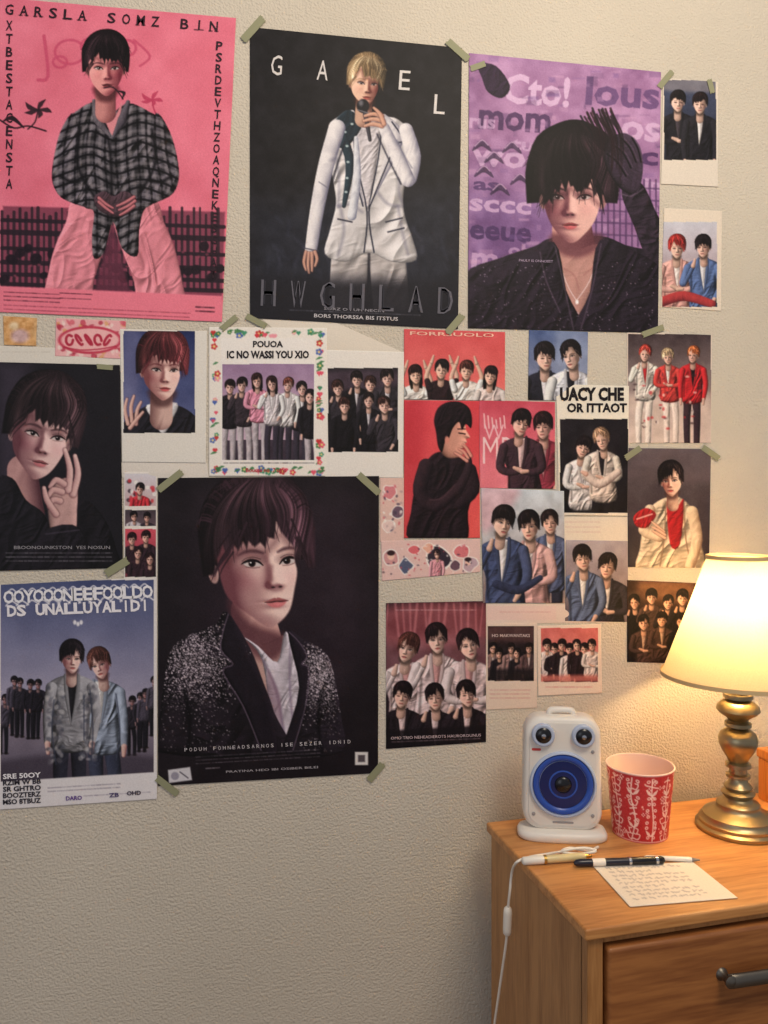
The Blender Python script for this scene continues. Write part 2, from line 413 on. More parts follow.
    if sl is not None:
        dx=(A.X[sl]-cx)/h; dy=(A.Y[sl]-cy)/h; U=dx*ct+dy*st; V=-dx*st+dy*ct
        def Z(u,v):
            z=.34*np.sqrt(np.maximum(.02,1-((u-turn*.03)/.42)**2-((v+.06)/.70)**2))
            nx=t0+turn*.045
            na=np.clip((v+.14)/.3,0,1); nu=t0+(nx-t0)*na
            z=z+(.012+.048*na)*np.exp(-((u-nu)/(.028+.020*na))**2/2)/(1+np.exp((v-.172)/.012))/(1+np.exp((-v-.13)/.02))
            for s_ in(-1,1):
                z=z+.020*gs(u,v,nx+s_*.048,.152,.020,.02)-.024*gs(u,v,X(s_*.14),-.06,.07,.035)+.010*gs(u,v,X(s_*.165),-.025,.05,.022)+.006*gs(u,v,X(s_*.17),-.125,.1,.022)
                z=z+.014*gs(u,v,X(s_*.2),.07,.09,.065)-.007*gs(u,v,X(s_*.18),.24,.06,.09)
            lm=t0+turn*.03
            z=z+.010*gs(u,v,lm,.272,.07,.016)+.013*gs(u,v,lm,.315,.06,.016)-.007*gs(u,v,lm,.293,.08,.007)-.010*gs(u,v,lm,.362,.06,.018)+.014*gs(u,v,lm,.43,.07,.045)
            return z
        e=.008; zc=Z(U,V); gx=(Z(U+e,V)-zc)/e; gy=(Z(U,V+e)-zc)/e
        lx,ly,lz=light*.66,-.20,.72
        lam=np.clip((-gx*lx-gy*ly+lz)/np.sqrt(gx*gx+gy*gy+1),0,1)
        hd=.24*np.clip((-.10-V)/.22,0,1)
        l2=np.clip((lam-.18)/.64-hd,0,1.25); l1=np.clip(l2,0,1)**.9
        c=shade*(1-l1)[...,None]+skin*l1[...,None]+(np.clip(l2-1.04,0,1)*60)[...,None]
        ch=gs(U,V,X(.2),.1,.08,.06)+gs(U,V,X(-.2),.1,.08,.06); c[...,1]-=ch*7; c[...,2]-=ch*4
        A.app(sl,m[sl],np.clip(c,0,250))
    if h>=24:
        for sx in (-1,1):
            es=(.86 if turn*sx>.3 else 1.0)*lens; ex=X(sx*.155); ey=-.03; g=1 if sx>0 else -1
            def E(x,y): return P(ex+x*es*g,ey+y)
            A.ell(*E(-.005,-.022),.085*h*es,.036*h,shade*.6+skin*.1,.6,tilt,max(.8,h*.025),m)
            A.poly([E(-.074,.014),E(-.036,-.018),E(.02,-.027),E(.078,-.010),E(.045,.018),E(-.022,.023)],(206,192,190),.5,1,clip=m)
            gzx=.008*gaze*g
            A.ell(*E(gzx,-.004),.030*h,.028*h,(40,23,24),1,0,.5,m); A.ell(*E(gzx,-.002),.016*h,.016*h,(8,5,8),1,0,.4,m)
            A.ell(*E(gzx-.011*g,-.014),.006*h+.15,.006*h+.15,(250,244,244),.95,0,.35,m)
            A.taper([E(-.080,.018),E(-.040,-.018),E(.02,-.031),E(.07,-.019),E(.098,-.004)],[.008*h,.020*h,.026*h,.018*h,.004*h],(24,13,17),None,clip=m,soft=.45)
            A.line([E(-.065,-.034),E(-.01,-.054),E(.05,-.051),E(.088,-.030)],max(.5,.008*h),shade*.55,.6,clip=m)
            A.line([E(-.05,.032),E(0,.034),E(.06,.020)],max(.4,.007*h),shade*.6,.6,clip=m)
            A.taper([E(-.088,-.082),E(-.03,-.102),E(.05,-.106),E(.115,-.078)],[.016*h,.030*h,.024*h,.004*h],hair*.7+shade*.2,None,a=.8,clip=m,soft=max(.6,h*.01))
        nx=X(0)+turn*.045; sg=-light
        A.poly([P(nx+sg*.012,.0),P(nx+sg*.045,.10),P(nx+sg*.070,.165),P(nx+sg*.03,.165),P(X(sg*.03),.0)],shade,max(.8,h*.02),.4,clip=m)
        for q_ in(-1,1): A.ell(*P(nx+q_*.030,.174),.015*h,.008*h,shade*.3,.85,tilt,.5,m)
        A.poly(PP([(nx-.05,.18),(nx,.188),(nx+.05,.18),(nx+.035,.21),(nx-.035,.21)]),shade,max(.8,h*.02),.4,clip=m)
        mx=X(0)+turn*.03; lp=np.array(lips,float)
        A.poly(PP([(mx-.092,.292),(mx-.045,.270),(mx-.014,.260),(mx,.266),(mx+.014,.260),(mx+.045,.270),(mx+.092,.292),(mx,.298)]),lp*.75,max(.5,.006*h),.9,clip=m)
        A.poly(PP([(mx-.080,.296),(mx,.293),(mx+.080,.296),(mx+.05,.330),(mx,.342),(mx-.05,.330)]),lp,max(.5,.008*h),.9,clip=m)
        A.taper(PP([(mx-.096,.292),(mx-.04,.294),(mx,.29),(mx+.04,.294),(mx+.096,.292)]),[.004*h,.012*h,.010*h,.012*h,.004*h],lp*.3,None,clip=m)
        A.ell(*P(mx+light*.02,.316),.03*h,.008*h,np.minimum(lp*1.3,250),.4,tilt,.7,m)
    elif h>6:
        for sx in(-1,1):
            A.ell(*P(X(sx*.16),-.025),max(.8,.065*h),max(.5,.028*h),(30,18,20),.95,tilt,.5,m)
            if h>10: A.line([P(X(sx*.08),-.115),P(X(sx*.24),-.12)],max(.5,.03*h),hair*.7+shade*.2,.7,clip=m)
        if h>9: A.ell(*P(X(0)+turn*.04,.165),.05*h,.018*h,shade*.7,.6,tilt,.5,m)
        A.line([P(X(-.08)+turn*.02,.295),P(X(.08)+turn*.02,.295)],max(.7,.045*h),np.array(lips)*.85,.9)
    rr=random
    pts=[(-.435*b+hx,.04 if not longh else .5),(-.445*b+hx,-.15),(-.44*b+hx,-.40),(-.34*b+hx,-.60*b),(-.17+hx,-.73*b),(.04+hx,-.765*b),(.22+hx,-.72*b),(.37*b+hx,-.58*b),(.445*b+hx,-.38),(.445*b+hx,-.12),(.425*b+hx,.04 if not longh else .5)]
    st_=.035 if h>24 else .07; u=.385; k=0; sp=[(.385+hx*.3,.03 if not longh else .5),(.355,-.10)]
    tips=[]
    u=.335
    while u>-.335:
        v=F(u*fl); d=rr.uniform(.02,.07)
        if k%2==0: v2=v+rr.uniform(-.01,.045)*wisp; tips.append((u,v2))
        else: v2=v-d
        sp.append((u+rr.uniform(-.01,.01),v2)); u-=st_*rr.uniform(.7,1.3); k+=1
    sp+=[(-.355,-.10),(-.385+hx*.3,.03 if not longh else .5)]
    if h>18:
        A.line([P(u_,v_+.03) for u_,v_ in sp[2:-2]][::2],h*.07,shade*.8,.45,clip=m,soft=max(1,h*.03))
    hairfill([tuple(p) for p in crom(PP(pts),3)]+PP(sp),1.0,smooth=False)
    if h>18:
        for (u,v) in tips*2+[(s*rr.uniform(.35,.41),rr.uniform(-.02,.12)) for s in(-1,1) for _ in range(7)]:
            du=rr.uniform(-.05,.05); A.taper(PP([(u+(px_-u)*.28,v-.22),(u+(px_-u)*.08+du*.3,v-.09),(u+du,v+rr.uniform(-.02,.05)*wisp)]),[.018*h,.012*h,.2],hair*rr.uniform(.45,1.0),None,a=.7,soft=.5,sub=3)
        for _ in range(int(44*wisp)):
            a=rr.uniform(-2.9,-.25)
            ux=hx+.445*b*math.cos(a)*1.0; vx=-.27+.49*b*math.sin(a)
            A.taper(PP([(ux*.82,vx*.88-.03),(ux*.99,vx),(ux*1.07+rr.uniform(-.02,.03),vx*.96+rr.uniform(0,.09))]),[.016*h,.009*h,.2],hair*rr.uniform(.5,1.1),None,a=.6,soft=.5,sub=2)
HS=['bangs','part','comma','soft','comma']
def figure(A,x,y,h,topc,pants=(35,32,38),shirt=None,skin=(226,182,164),hair=(38,28,30),turn=0,tilt=0,arms='down',light=-1,legs=True,style=None,longh=False,shade=None):
    topc=np.array(topc,float); pants=np.array(pants,float); skin_a=np.array(skin,float); shade=skin_a*.48 if shade is None else shade
    style=style or random.choice(HS); j=random.uniform(-.06,.06); tilt=tilt+random.uniform(-.12,.12); turn=turn+random.uniform(-.3,.3)
    q=lambda pts:[(x+h*a,y+h*b) for a,b in pts]; lt=(light*.5,-.4)
    sw=random.uniform(-.16,.16); lean=random.uniform(-.22,.22)
    if legs:
        for sx in(-1,1): 
            A.taper(q([(sx*.3+lean,3.0),(sx*.36+sw+lean,4.6),(sx*.34+sw+lean,6.5)]),[h*.62,h*.5,h*.4],pants*1.1,pants*.5,light=lt)
            A.ell(x+(sx*.34+sw+lean)*h,y+6.65*h,.26*h,.14*h,(30,25,28))
    A.polyv(q([(-.2,.55),(-.6,.68),(-.86,.88),(-.92,1.3),(-.7+lean*.5,2.1),(-.68+lean,3.3),(.68+lean,3.3),(.7+lean*.5,2.1),(.92,1.3),(.86,.88),(.6,.68),(.2,.55)]),topc*1.05,R=h*.6,fold=max(1.6,h*.3),amp=1.0,light=lt,lo=.3)
    if shirt is not None:
        A.polyv(q([(-.2,.6),(.2,.6),(.15,1.5),(j,2.3),(-.15,1.5)]),shirt,R=h*.3,fold=max(1.5,h*.2),amp=.5,smooth=False,lo=.6)
        A.taper(q([(-.24,.55),(-.2,1.3),(j,2.4)]),[h*.12,h*.16,.5],topc*.85+8,topc*.5,light=lt); A.taper(q([(.24,.55),(.2,1.3),(j,2.4)]),[h*.12,h*.16,.5],topc*.85+8,topc*.5,light=lt)
    hi=np.minimum(topc*1.1+5,244); lo=topc*.38
    sk2=skin_a*.97; shd=np.array(shade)*1.0
    for sx in(-1,1): A.line(q([(sx*.62,1.5),(sx*.62+lean*.5,2.9)]),max(.6,h*.10),topc*.3,.6,soft=max(.5,h*.05))
    if arms=='down':
        for sx in(-1,1):
            A.taper(q([(sx*.76,1.02),(sx*.90,2.05),(sx*.82+lean,3.05)]),[h*.42,h*.36,h*.26],hi,lo,light=lt); A.taper(q([(sx*.82+lean,3.1),(sx*.80+lean,3.45)]),[h*.22,h*.14],sk2,shd)
    elif arms=='cross':
        for sx in(-1,1):
            A.taper(q([(sx*.78,1.02),(sx*.94,1.9),(sx*.5,2.15),(-sx*.05,2.05)]),[h*.42,h*.40,h*.32,h*.26],hi*.95,lo,light=lt)
        A.taper(q([(-.05,2.05),(-.3,1.95)]),[h*.24,h*.16],sk2,shd); A.taper(q([(.05,2.12),(.3,2.1)]),[h*.22,h*.16],sk2,shd)
    elif arms=='up':
        A.taper(q([(-.8,1.05),(-1.05,1.85),(-.55,1.0)]),[h*.42,h*.38,h*.26],hi,lo,light=lt); A.taper(q([(-.52,.95),(-.42,.62)]),[h*.24,h*.14],sk2,shd)
        A.taper(q([(.78,1.02),(.94,2.0),(.6,2.7)]),[h*.42,h*.38,h*.28],hi,lo,light=lt); A.taper(q([(.6,2.7),(.45,2.95)]),[h*.22,h*.16],sk2,shd)
    elif arms=='raise':
        for sx in(-1,1):
            A.taper(q([(sx*.75,1.05),(sx*.95,.35),(sx*.62,-.55)]),[h*.38,h*.28,h*.20],sk2,shd,light=lt); A.taper(q([(sx*.62,-.55),(sx*.5,-.95)]),[h*.22,h*.12],sk2,shd)
            A.taper(q([(sx*.75,1.1),(sx*.9,.62)]),[h*.44,h*.36],hi,lo,light=lt)
    face(A,x,y,h,tilt,turn,skin,shade,light,hair,np.array(hair)*1.6+14,style,longh=longh,part=random.choice([.12,-.12,.05]),flip=random.random()<.5,big=random.uniform(.96,1.06))
def fingers(A,pl,w,skin,shade,light=(-.5,-.5),nails=True):
    skin=np.array(skin,float); shade=np.array(shade,float)
    for pts in pl:
        A.taper(pts,[w*1.35,w*1.25,w*.85],shade*.75,None,a=.55,soft=1)
        A.taper(pts,[w*1.1,w*1.0,w*.66],skin,shade*.6+skin*.4,light,soft=.6)
        if nails and w>5:
            e=pts[-1]; A.ell(e[0],e[1],w*.18,w*.24,(244,214,206),.45)
def frame_noise(A,amp=4): A.contrast(.25); A.noise(amp); A.mottle(14,amp*1.2,2)

# ================================================================== POSTERS
# ---- pink poster
A=Art([(-5,-3),(236,18),(222,322),(-3,312)],(228,122,142))
A.mottle(30,16,1)
dk=(48,30,40)
A.poly([(3,206),(225,212),(222,300),(3,292)],(120,62,82),1,.85,False)
for x in range(2,222,6): 
    A.line([(x,207+random.random()*10),(x,290)],random.uniform(2,4),(56,38,50),.9,False)
for yy in (220,232,248,262,274,284): A.line([(2,yy),(224,yy+7)],random.uniform(3.5,6.5),(44,30,42),.9,False)
for x in range(4,222,8): A.ell(x,246+random.random()*34,random.uniform(4,7),random.uniform(3,6),(34,22,34),.9,random.random()*3); A.ell(x+3,250+random.random()*26,1.6,1.2,(150,76,96),.6)
for cxx,cyy,r in((70,52,15),(90,46,9),(112,44,8),(126,48,10),(60,62,7)): 
    A.line([(cxx+r*math.cos(i*.5),cyy+r*.8*math.sin(i*.5)) for i in range(14)],2.6,(198,84,114),.85)
A.line([(44,36),(48,76),(38,80)],3.4,(198,84,114),.85); A.line([(134,40),(150,56),(140,66)],2.4,(198,84,114),.8)
for (x,y,s,fl) in((38,110,1,1),(152,100,.8,-1)):
    cc=dk if fl==1 else (186,66,98)
    A.line([(x,y),(x-3*fl,y+12),(x-10*fl,y+19)],1.4,cc)
    for a in (0.2,1.3,2.4,3.5,5.0): A.taper([(x,y),(x+9*s*math.cos(a),y-1+5*s*math.sin(a)),(x+15*s*math.cos(a+.25),y-2+10*s*math.sin(a+.25))],[1.5,5*s,.5],cc,a=.9)
A.line([(0,120),(14,128),(28,126),(46,131)],1.6,dk); A.taper([(24,128),(12,118),(2,122)],[1,5,.5],dk)
pk=(238,148,162)
A.polyv([(74,200),(66,222),(56,244),(49,270),(45,312),(88,314),(94,280),(104,250),(112,226),(110,206)],pk,R=9,fold=13,amp=1.0,lo=.6,hi=1.1,ang=.3)
A.polyv([(112,206),(114,226),(122,250),(134,282),(142,316),(184,316),(182,280),(174,246),(164,222),(154,200)],pk,R=9,fold=13,amp=1.0,lo=.6,hi=1.1,ang=-.3)
A.poly([(112,226),(104,254),(96,286),(94,314),(134,314),(128,284),(120,252)],(110,56,76),2,.8)
ja=[(95,102),(78,110),(66,122),(64,146),(70,176),(78,200),(86,208),(94,212),(92,236),(94,258),(104,252),(113,222),(122,248),(137,256),(139,230),(144,210),(154,202),(162,180),(166,148),(162,122),(148,111),(128,103),(112,112)]
la=[(74,113),(62,128),(55,152),(52,178),(58,194),(70,202),(92,208),(97,199),(84,188),(78,172),(80,140)]
ra=[(156,113),(168,128),(176,152),(179,176),(174,192),(162,200),(138,208),(133,199),(146,188),(153,170),(152,140)]
jm=np.maximum(np.maximum(A.mask(ja),A.mask(la)),A.mask(ra))
A.polyv(ja,(96,92,100),R=8,fold=10,amp=1.3,lo=.2,hi=1.1)
A.polyv(la,(108,102,112),R=6,fold=8,amp=1.2,lo=.2,hi=1.1); A.polyv(ra,(98,92,102),R=6,fold=8,amp=1.2,lo=.2,hi=1.1)
for i,x in enumerate(range(44,192,10)):
    k=(x-115)*.10
    A.line([(x-k,100),(x-4+k*.4+random.uniform(-3,3),150),(x+k,200),(x-2,262)],3.4,(176,166,172),.34,clip=jm,soft=.8); A.line([(x+5-k,100),(x+2+k*.4+random.uniform(-2,2),150),(x+5+k,200),(x+3,262)],2.2,(8,6,12),.8,clip=jm,soft=.6)
for y in range(98,266,11):
    w1=random.uniform(-3,3)
    A.line([(50,y+12+w1),(72,y+2),(92,y-2+w1),(115,y+5),(138,y-3-w1),(160,y+2),(182,y+12)],3.2,(172,162,168),.32,clip=jm,soft=.8); A.line([(50,y+17+w1),(72,y+7),(92,y+3+w1),(115,y+10),(138,y+2-w1),(160,y+7),(182,y+17)],2.2,(8,6,12),.8,clip=jm,soft=.6)
for p in([(100,108),(110,150),(112,215)],[(80,128),(78,166),(94,196)],[(152,130),(155,164),(138,196)],[(60,176),(72,182),(82,180)],[(172,176),(160,182),(150,180)]): A.line(p,2.8,(6,4,10),.8,clip=jm,soft=1.4)
A.poly([(99,102),(112,120),(122,102),(116,132),(110,132)],(214,138,146),.7)
A.taper([(94,101),(98,120),(110,136)],[4,9,2],(120,112,120),(44,40,48)); A.taper([(128,102),(122,120),(113,137)],[4,9,2],(106,98,108),(38,34,42))
A.polyv([(94,198),(104,191),(114,196),(124,191),(136,198),(131,211),(118,217),(100,211)],(88,66,76),R=5,fold=4)
fingers(A,[[(99,198),(106,204),(113,208)],[(99,202),(106,208),(113,213)],[(134,197),(126,202),(117,206)],[(135,201),(128,206),(119,210)],[(134,206),(127,211),(120,215)]],2.8,(204,128,134),(94,50,62),nails=False)
face(A,106,70,52,0,.15,(230,156,154),(118,56,68),-1,(32,20,28),(90,66,74),'soft',lips=(120,54,64),big=1.03,flip=True,part=-.1)
A.line([(104,88),(112,87),(118,92),(123,99)],1.2,dk); A.taper([(118,91),(124,93),(122,99)],[1,3.4,.6],dk)
A.poly([(0,286),(222,296),(222,324),(-2,314)],(232,126,144),.8,1,False)
t="GARSLA SOMZ BIN"
for i,ch in enumerate(t):
    x=9+i*14.6
    if ch!=' ':
        A.T(ch,x,13.5+x*.083,10,8.2,dk,4.5,.015)
        if ch in 'RALMNI': A.line([(x-4.4,13.2+x*.083),(x-1.4,13.4+x*.083)],1.1,dk,.9,False); A.line([(x+1.4,13.4+x*.083),(x+4.4,13.6+x*.083)],1.1,dk,.9,False)
for i,ch in enumerate("XTBESTACENSTA"): A.T(ch,9,30+i*13.2,9.5,6.5,dk,3,.02)
for i,ch in enumerate("PSRDEVTHZOAQNEKESGHAT"): A.T(ch,219-i*.3,50+i*11.4,8.6,6.5,dk,4,.02)
A.micro(4,292,60,3,4,(70,35,50),.9,.045); A.micro(60,293,92,2,5,(70,35,50),.9,.045); A.micro(4,305,190,2,4,(120,50,70),.7,.045); A.micro(196,307,214,2,4,(60,30,44),.9,.045,1.6)
frame_noise(A,3)
finish(A,'poster',"large pink printed poster of a seated person in plaid flannel",'poster',.0035)

# ---- black poster, singer in white suit
A=Art([(250,27),(462,48),(458,329),(250,318)],(27,25,30))
A.poly([(250,205),(462,190),(462,330),(250,330)],(40,42,54),30,.9,False)
A.mottle(10,14,2)
for i in range(110):
    x=random.uniform(255,455);y=random.uniform(215,305); A.line([(x,y),(x+random.uniform(-10,10),y+random.uniform(3,16))],random.uniform(1,4),random.choice([(66,70,92),(20,18,26),(80,80,100)]),.22,soft=1.5)
wh=np.array((232,226,228.)); sh=np.array((112,110,128.))
A.polyv([(334,238),(331,262),(328,312),(364,314),(369,262),(374,314),(410,312),(406,262),(404,238)],(206,198,198),R=7,fold=12,amp=.7,lo=.5,hi=1.06,smooth=False)
A.line([(369,250),(369,312)],2.6,(40,38,48),.9,soft=1)
ja=[(350,111),(338,117),(329,126),(328,150),(333,180),(336,204),(330,230),(325,254),(345,262),(364,254),(374,254),(392,262),(416,260),(413,240),(406,220),(403,200),(407,170),(412,140),(406,126),(390,117),(368,128)]
jm=A.mask(ja); A.polyv(ja,wh,R=7,fold=16,amp=.65,lo=.5,hi=1.08,ang=.35)
for p in([(334,140),(339,180),(338,206)],[(402,160),(399,190),(403,204)],[(340,206),(344,230),(338,256)],[(398,206),(402,230),(408,254)],[(376,190),(388,204),(402,206)],[(338,206),(350,204),(362,212)]): A.line(p,2.2,sh,.6,clip=jm,soft=1.8)
A.polyv([(352,112),(364,122),(382,117),(378,150),(372,196),(368,210),(362,196),(356,150)],(220,212,218),R=6,fold=5,amp=.7,lo=.5)
for p in([(352,114),(356,160),(367,212),(364,252)],[(383,118),(378,160),(369,212),(374,252)]): A.line(p,1.5,(36,38,54),.95,clip=jm,soft=.6)
A.taper([(352,113),(343,134),(350,162),(363,204)],[6,14,10,1],wh,sh); A.taper([(384,117),(397,136),(388,162),(370,204)],[6,14,10,1],wh*.96,sh)
A.line([(344,122),(335,140),(345,145),(363,206)],1.5,(40,42,60),.95); A.line([(392,122),(405,142),(395,147),(370,206)],1.5,(40,42,60),.95)
A.polyv([(350,110),(338,117),(328,132),(332,144),(342,148),(352,142),(362,124)],(36,52,64),R=4,fold=4,amp=.8); A.taper([(342,136),(350,164),(344,206)],[10,9,4],(44,64,76),(20,30,40)); A.taper([(356,138),(357,176),(352,216)],[4,8,9],(222,222,228),(120,122,140))
for x,y in((338,128),(345,132),(352,124),(347,146),(348,162),(347,178),(346,192)): A.ell(x,y,1.5,1.1,(200,214,216),.85)
for p in([(338,219),(352,222)],[(386,222),(402,218)],[(388,232),(404,228)]): A.line(p,1.6,(50,50,64),.95)
A.taper([(337,128),(326,166),(317,210),(311,250)],[17,16,14,12],wh,sh,light=(-.5,-.3)); A.line([(345,142),(333,180),(325,232)],1.8,(30,30,42),.8,soft=.9); A.line([(319,182),(328,188)],1.2,(110,110,126),.7)
A.line([(304,248),(318,251)],1.4,(70,70,86),.8)
A.taper([(406,130),(413,156),(410,178)],[14,16,14],wh,sh,light=(-.5,-.3))
A.taper([(408,180),(398,158),(384,128)],[14,14,11],wh,sh,light=(-.6,-.2)); A.line([(401,184),(390,162),(377,134)],1.6,(40,40,56),.8,soft=.8); A.line([(412,168),(406,158),(397,140)],1.2,(110,110,128),.7,soft=.8)
face(A,366,85,42,.10,.35,(228,184,162),(110,66,62),-1,(180,150,114),(246,228,196),'comma',lips=(170,90,85),big=1.04,flip=True,part=-.1)
A.taper([(365,112),(370,140)],[5,3.4],(80,78,88),(18,16,22)); 
fingers(A,[[(382,126),(373,124),(365,126)],[(383,121),(373,119),(364,121)],[(382,116),(373,114),(365,116)],[(384,124),(380,114),(374,108)]],3.8,(218,170,148),(110,70,64),nails=False)
A.ell(363,106,6.2,7,(34,32,38)); A.ell(361,103,2.2,3,(140,138,146),.7,0,1.2); A.line([(358,110),(368,113)],1.2,(130,128,134),.8)
fingers(A,[[(306,252),(304,262),(306,270)],[(309,253),(308,264),(309,273)],[(312,253),(312,263),(312,271)],[(315,252),(317,259),(315,266)]],3,(210,162,144),(100,66,64),nails=False)
A.poly([(250,276),(462,280),(462,332),(250,332)],(30,29,38),11,.92,False)
for ch,x,y in(("G",276,75),("A",322,80),("E",404,90),("L",439,114)): A.T(ch,x,y,20,11,(214,208,206),4)
for i,ch in enumerate("HWGHLAD"): A.T(ch,268+i*29.5,306+i*1.3,27,15,(96,94,104),2); A.T(ch,268+i*29.5,304.3+i*1.3,24,9,(44,44,54),2)
A.micro(290,310,420,1,4,(150,150,160),.5,.04); A.T("BORS THORSSA BIS ITSTUS",356,319,3.6,84,(205,200,205),2.4,.01); A.T("SORZ O I UH NECIN",354,311,2.6,60,(160,156,165),2.4)
frame_noise(A,2.5)
finish(A,'poster.001',"black poster of a blond singer in white suit holding microphone",'poster',.0035)

# ---- purple poster
A=Art([(469,53),(661,72),(658,333),(468,328)],(150,112,154))
A.poly([(468,50),(662,70),(662,160),(468,150)],(172,130,168),25,.7,False)
A.poly([(468,190),(560,200),(540,330),(468,330)],(112,84,134),16,.6,False)
A.mottle(16,34,1)
lil=(212,178,212)
for tx,x,y,c,w,col,a in(("Cto!",536,104,28,66,lil,.9),("lous",622,106,27,74,(96,70,114),.75),("mom",514,130,26,72,(64,42,80),.75),("os",640,140,26,40,lil,.75),("sccc",500,212,17,62,lil,.7),("lic",640,164,18,36,(76,50,92),.8),("eeue",500,240,20,62,(74,50,94),.85),("me",494,268,20,46,lil,.6),("Ro",644,216,16,30,lil,.6),("wo",498,166,22,54,lil,.7),("as",486,190,12,26,(74,50,94),.7),("tu",522,150,12,22,lil,.6),("in",652,190,12,16,lil,.6),("rus",482,128,14,26,lil,.6),("ob",520,256,12,24,lil,.5)): A.RT(tx,x,y,c,w,col,a,4,.03)
for i in range(240):
    x=random.uniform(466,660);y=random.uniform(55,300); w=random.uniform(2,14)
    A.rect(x,y,x+w,y+random.uniform(.8,6),random.choice([(96,68,108),(190,150,188),(120,92,144),(208,166,196),(80,56,92)]),random.uniform(.15,.45),.8)
for x in range(596,662,6): A.line([(x,180),(x,246)],2,(84,58,96),.7)
for y in range(186,246,12): A.line([(590,y),(662,y+3)],2,(84,58,96),.6)
A.polyv([(478,64),(496,66),(510,86),(502,98),(488,92),(482,78)],(58,40,66),R=6,fold=4)
for x,y in((484,172),(500,190),(520,180),(482,146),(512,148),(494,158)): A.taper([(x-9,y+4),(x,y-3),(x+9,y+5)],[2,7,1.5],(60,42,72),(40,26,50),a=.7); A.line([(x-7,y),(x,y-6),(x+6,y-1)],1.2,(220,184,218),.7)
bk=(44,35,48)
A.polyv([(464,276),(500,258),(535,246),(552,238),(600,236),(625,245),(664,262),(664,337),(464,334)],bk,R=24,fold=12,amp=1.2,lo=.3,hi=1.15)
sk=(226,176,168);sd=(104,60,72)
A.taper([(572,230),(576,262)],[40,44],(200,148,142),(100,60,68)); 
A.polyv([(554,246),(576,250),(598,244),(604,260),(592,296),(580,320),(566,300),(554,268)],(214,162,154),R=10,fold=16,amp=.2,lo=.5,hi=1.05)
A.poly([(552,234),(600,234),(596,250),(576,258),(556,250)],(100,58,68),4,.8)
A.line([(562,268),(574,275),(579,290)],1.2,(150,98,98),.5,soft=1); A.line([(594,266),(584,275)],1.2,(150,98,98),.5,soft=1)
A.line([(556,250),(566,282),(576,300)],.8,(235,220,225),.9); A.line([(600,250),(590,280),(577,300)],.8,(235,220,225),.9); A.ell(577,302,1.6,2.2,(240,232,235))
A.polyv([(672,300),(670,244),(656,212),(642,184),(626,182),(622,196),(634,226),(648,262)],(56,44,59),R=8,fold=8,amp=1.2,lo=.25,hi=1.2)
face(A,572,200,86,0,-.15,sk,sd,1,(30,20,27),(84,60,70),'messy',lips=(190,98,104),big=1.22,neck=False,gaze=0,hshift=.0,wisp=2.4)
A.polyv([(604,156),(607,144),(614,136),(624,133),(634,138),(641,150),(643,168),(640,186),(632,194),(622,190),(612,178),(606,166)],(66,52,69),R=6,fold=6,amp=.8,lo=.25,hi=1.25,light=(.4,-.5))
for p in([(607,154),(617,162),(626,176)],[(613,145),(623,153),(631,168)],[(621,138),(630,148),(636,162)],[(632,138),(638,149),(641,162)]): A.line(p,1.7,(12,8,14),.9); A.line([(x+1.8,y-1) for x,y in p],1,(120,100,122),.4,soft=.7)
A.line([(619,193),(631,196),(643,189)],1.6,(110,92,112),.6)
for i in range(34):
    x=random.uniform(590,624); A.taper([(x-10,116+random.uniform(-8,8)),(x,138),(x+random.uniform(-8,6),160+random.uniform(0,26))],[2.2,1.6,.3],(random.randint(22,44),20,27),None,a=.8)
A.polyv([(466,290),(520,262),(554,242),(566,290),(576,334),(466,334)],(42,33,46),R=12,fold=10,amp=1.3,lo=.3,hi=1.2); A.polyv([(600,240),(640,254),(664,276),(664,337),(578,334),(590,292)],(39,30,43),R=12,fold=10,amp=1.3,lo=.3,hi=1.2)
for p in([(555,246),(565,290),(574,332)],[(601,244),(592,290),(580,332)],[(540,252),(546,280),(560,312)]): A.line(p,1.4,(96,80,98),.7,soft=.7)
for i in range(240):
    x=random.uniform(474,654); y=random.uniform(262,330)
    if 554<x<600 and y<304: continue
    A.ell(x,y,.6,.6,(190,170,190),random.uniform(.15,.6),soft=.4)
A.T("PAULY IS ONNOEST",536,262,2.4,34,(180,160,186),2)
frame_noise(A,3.5)
finish(A,'poster.002',"purple poster of a dark-haired person with gloved hand raised",'poster',.0035)

# ---- large portrait poster
A=Art([(158,478),(379,476),(378,773),(158,786)],(32,25,31))
A.poly([(200,500),(360,495),(375,650),(330,700),(200,660)],(50,38,48),30,.8,False); A.mottle(26,8,1)
sk=(238,202,194);sd=(116,72,80)
A.taper([(252,610),(264,660)],[42,46],(206,162,156),(104,64,72),light=(.5,-.2))
A.polyv([(236,634),(262,644),(288,636),(300,670),(296,720),(262,735),(244,680)],(214,172,164),R=12,fold=14,amp=.2,lo=.5,hi=1.05,light=(.5,-.3))
A.poly([(228,600),(250,622),(276,632),(290,640),(270,662),(240,642)],(92,56,64),6,.85)
A.polyv([(244,638),(262,660),(276,732),(308,738),(303,680),(290,638),(284,634),(277,662),(258,646)],(226,214,226),R=6,fold=9,amp=1.0,lo=.45,hi=1.06,light=(.5,-.3))
A.taper([(262,658),(276,690),(284,734)],[1,3,3],(130,114,136),None,a=.8,soft=1.2); A.taper([(290,646),(290,690),(294,732)],[1,2.5,2],(130,114,136),None,a=.7,soft=1.2)
A.poly([(267,672),(274,680),(281,700),(280,730),(270,732)],(140,112,126),1.5,.6)
jt=[(227,612),(216,624),(196,632),(178,642),(169,656),(164,680),(160,716),(157,752),(282,754),(274,712),(264,684),(250,648)]
jt2=[(288,632),(304,640),(320,648),(330,660),(336,686),(341,716),(342,752),(288,754),(301,722),(300,686)]
m1=A.mask(jt);m2=A.mask(jt2)
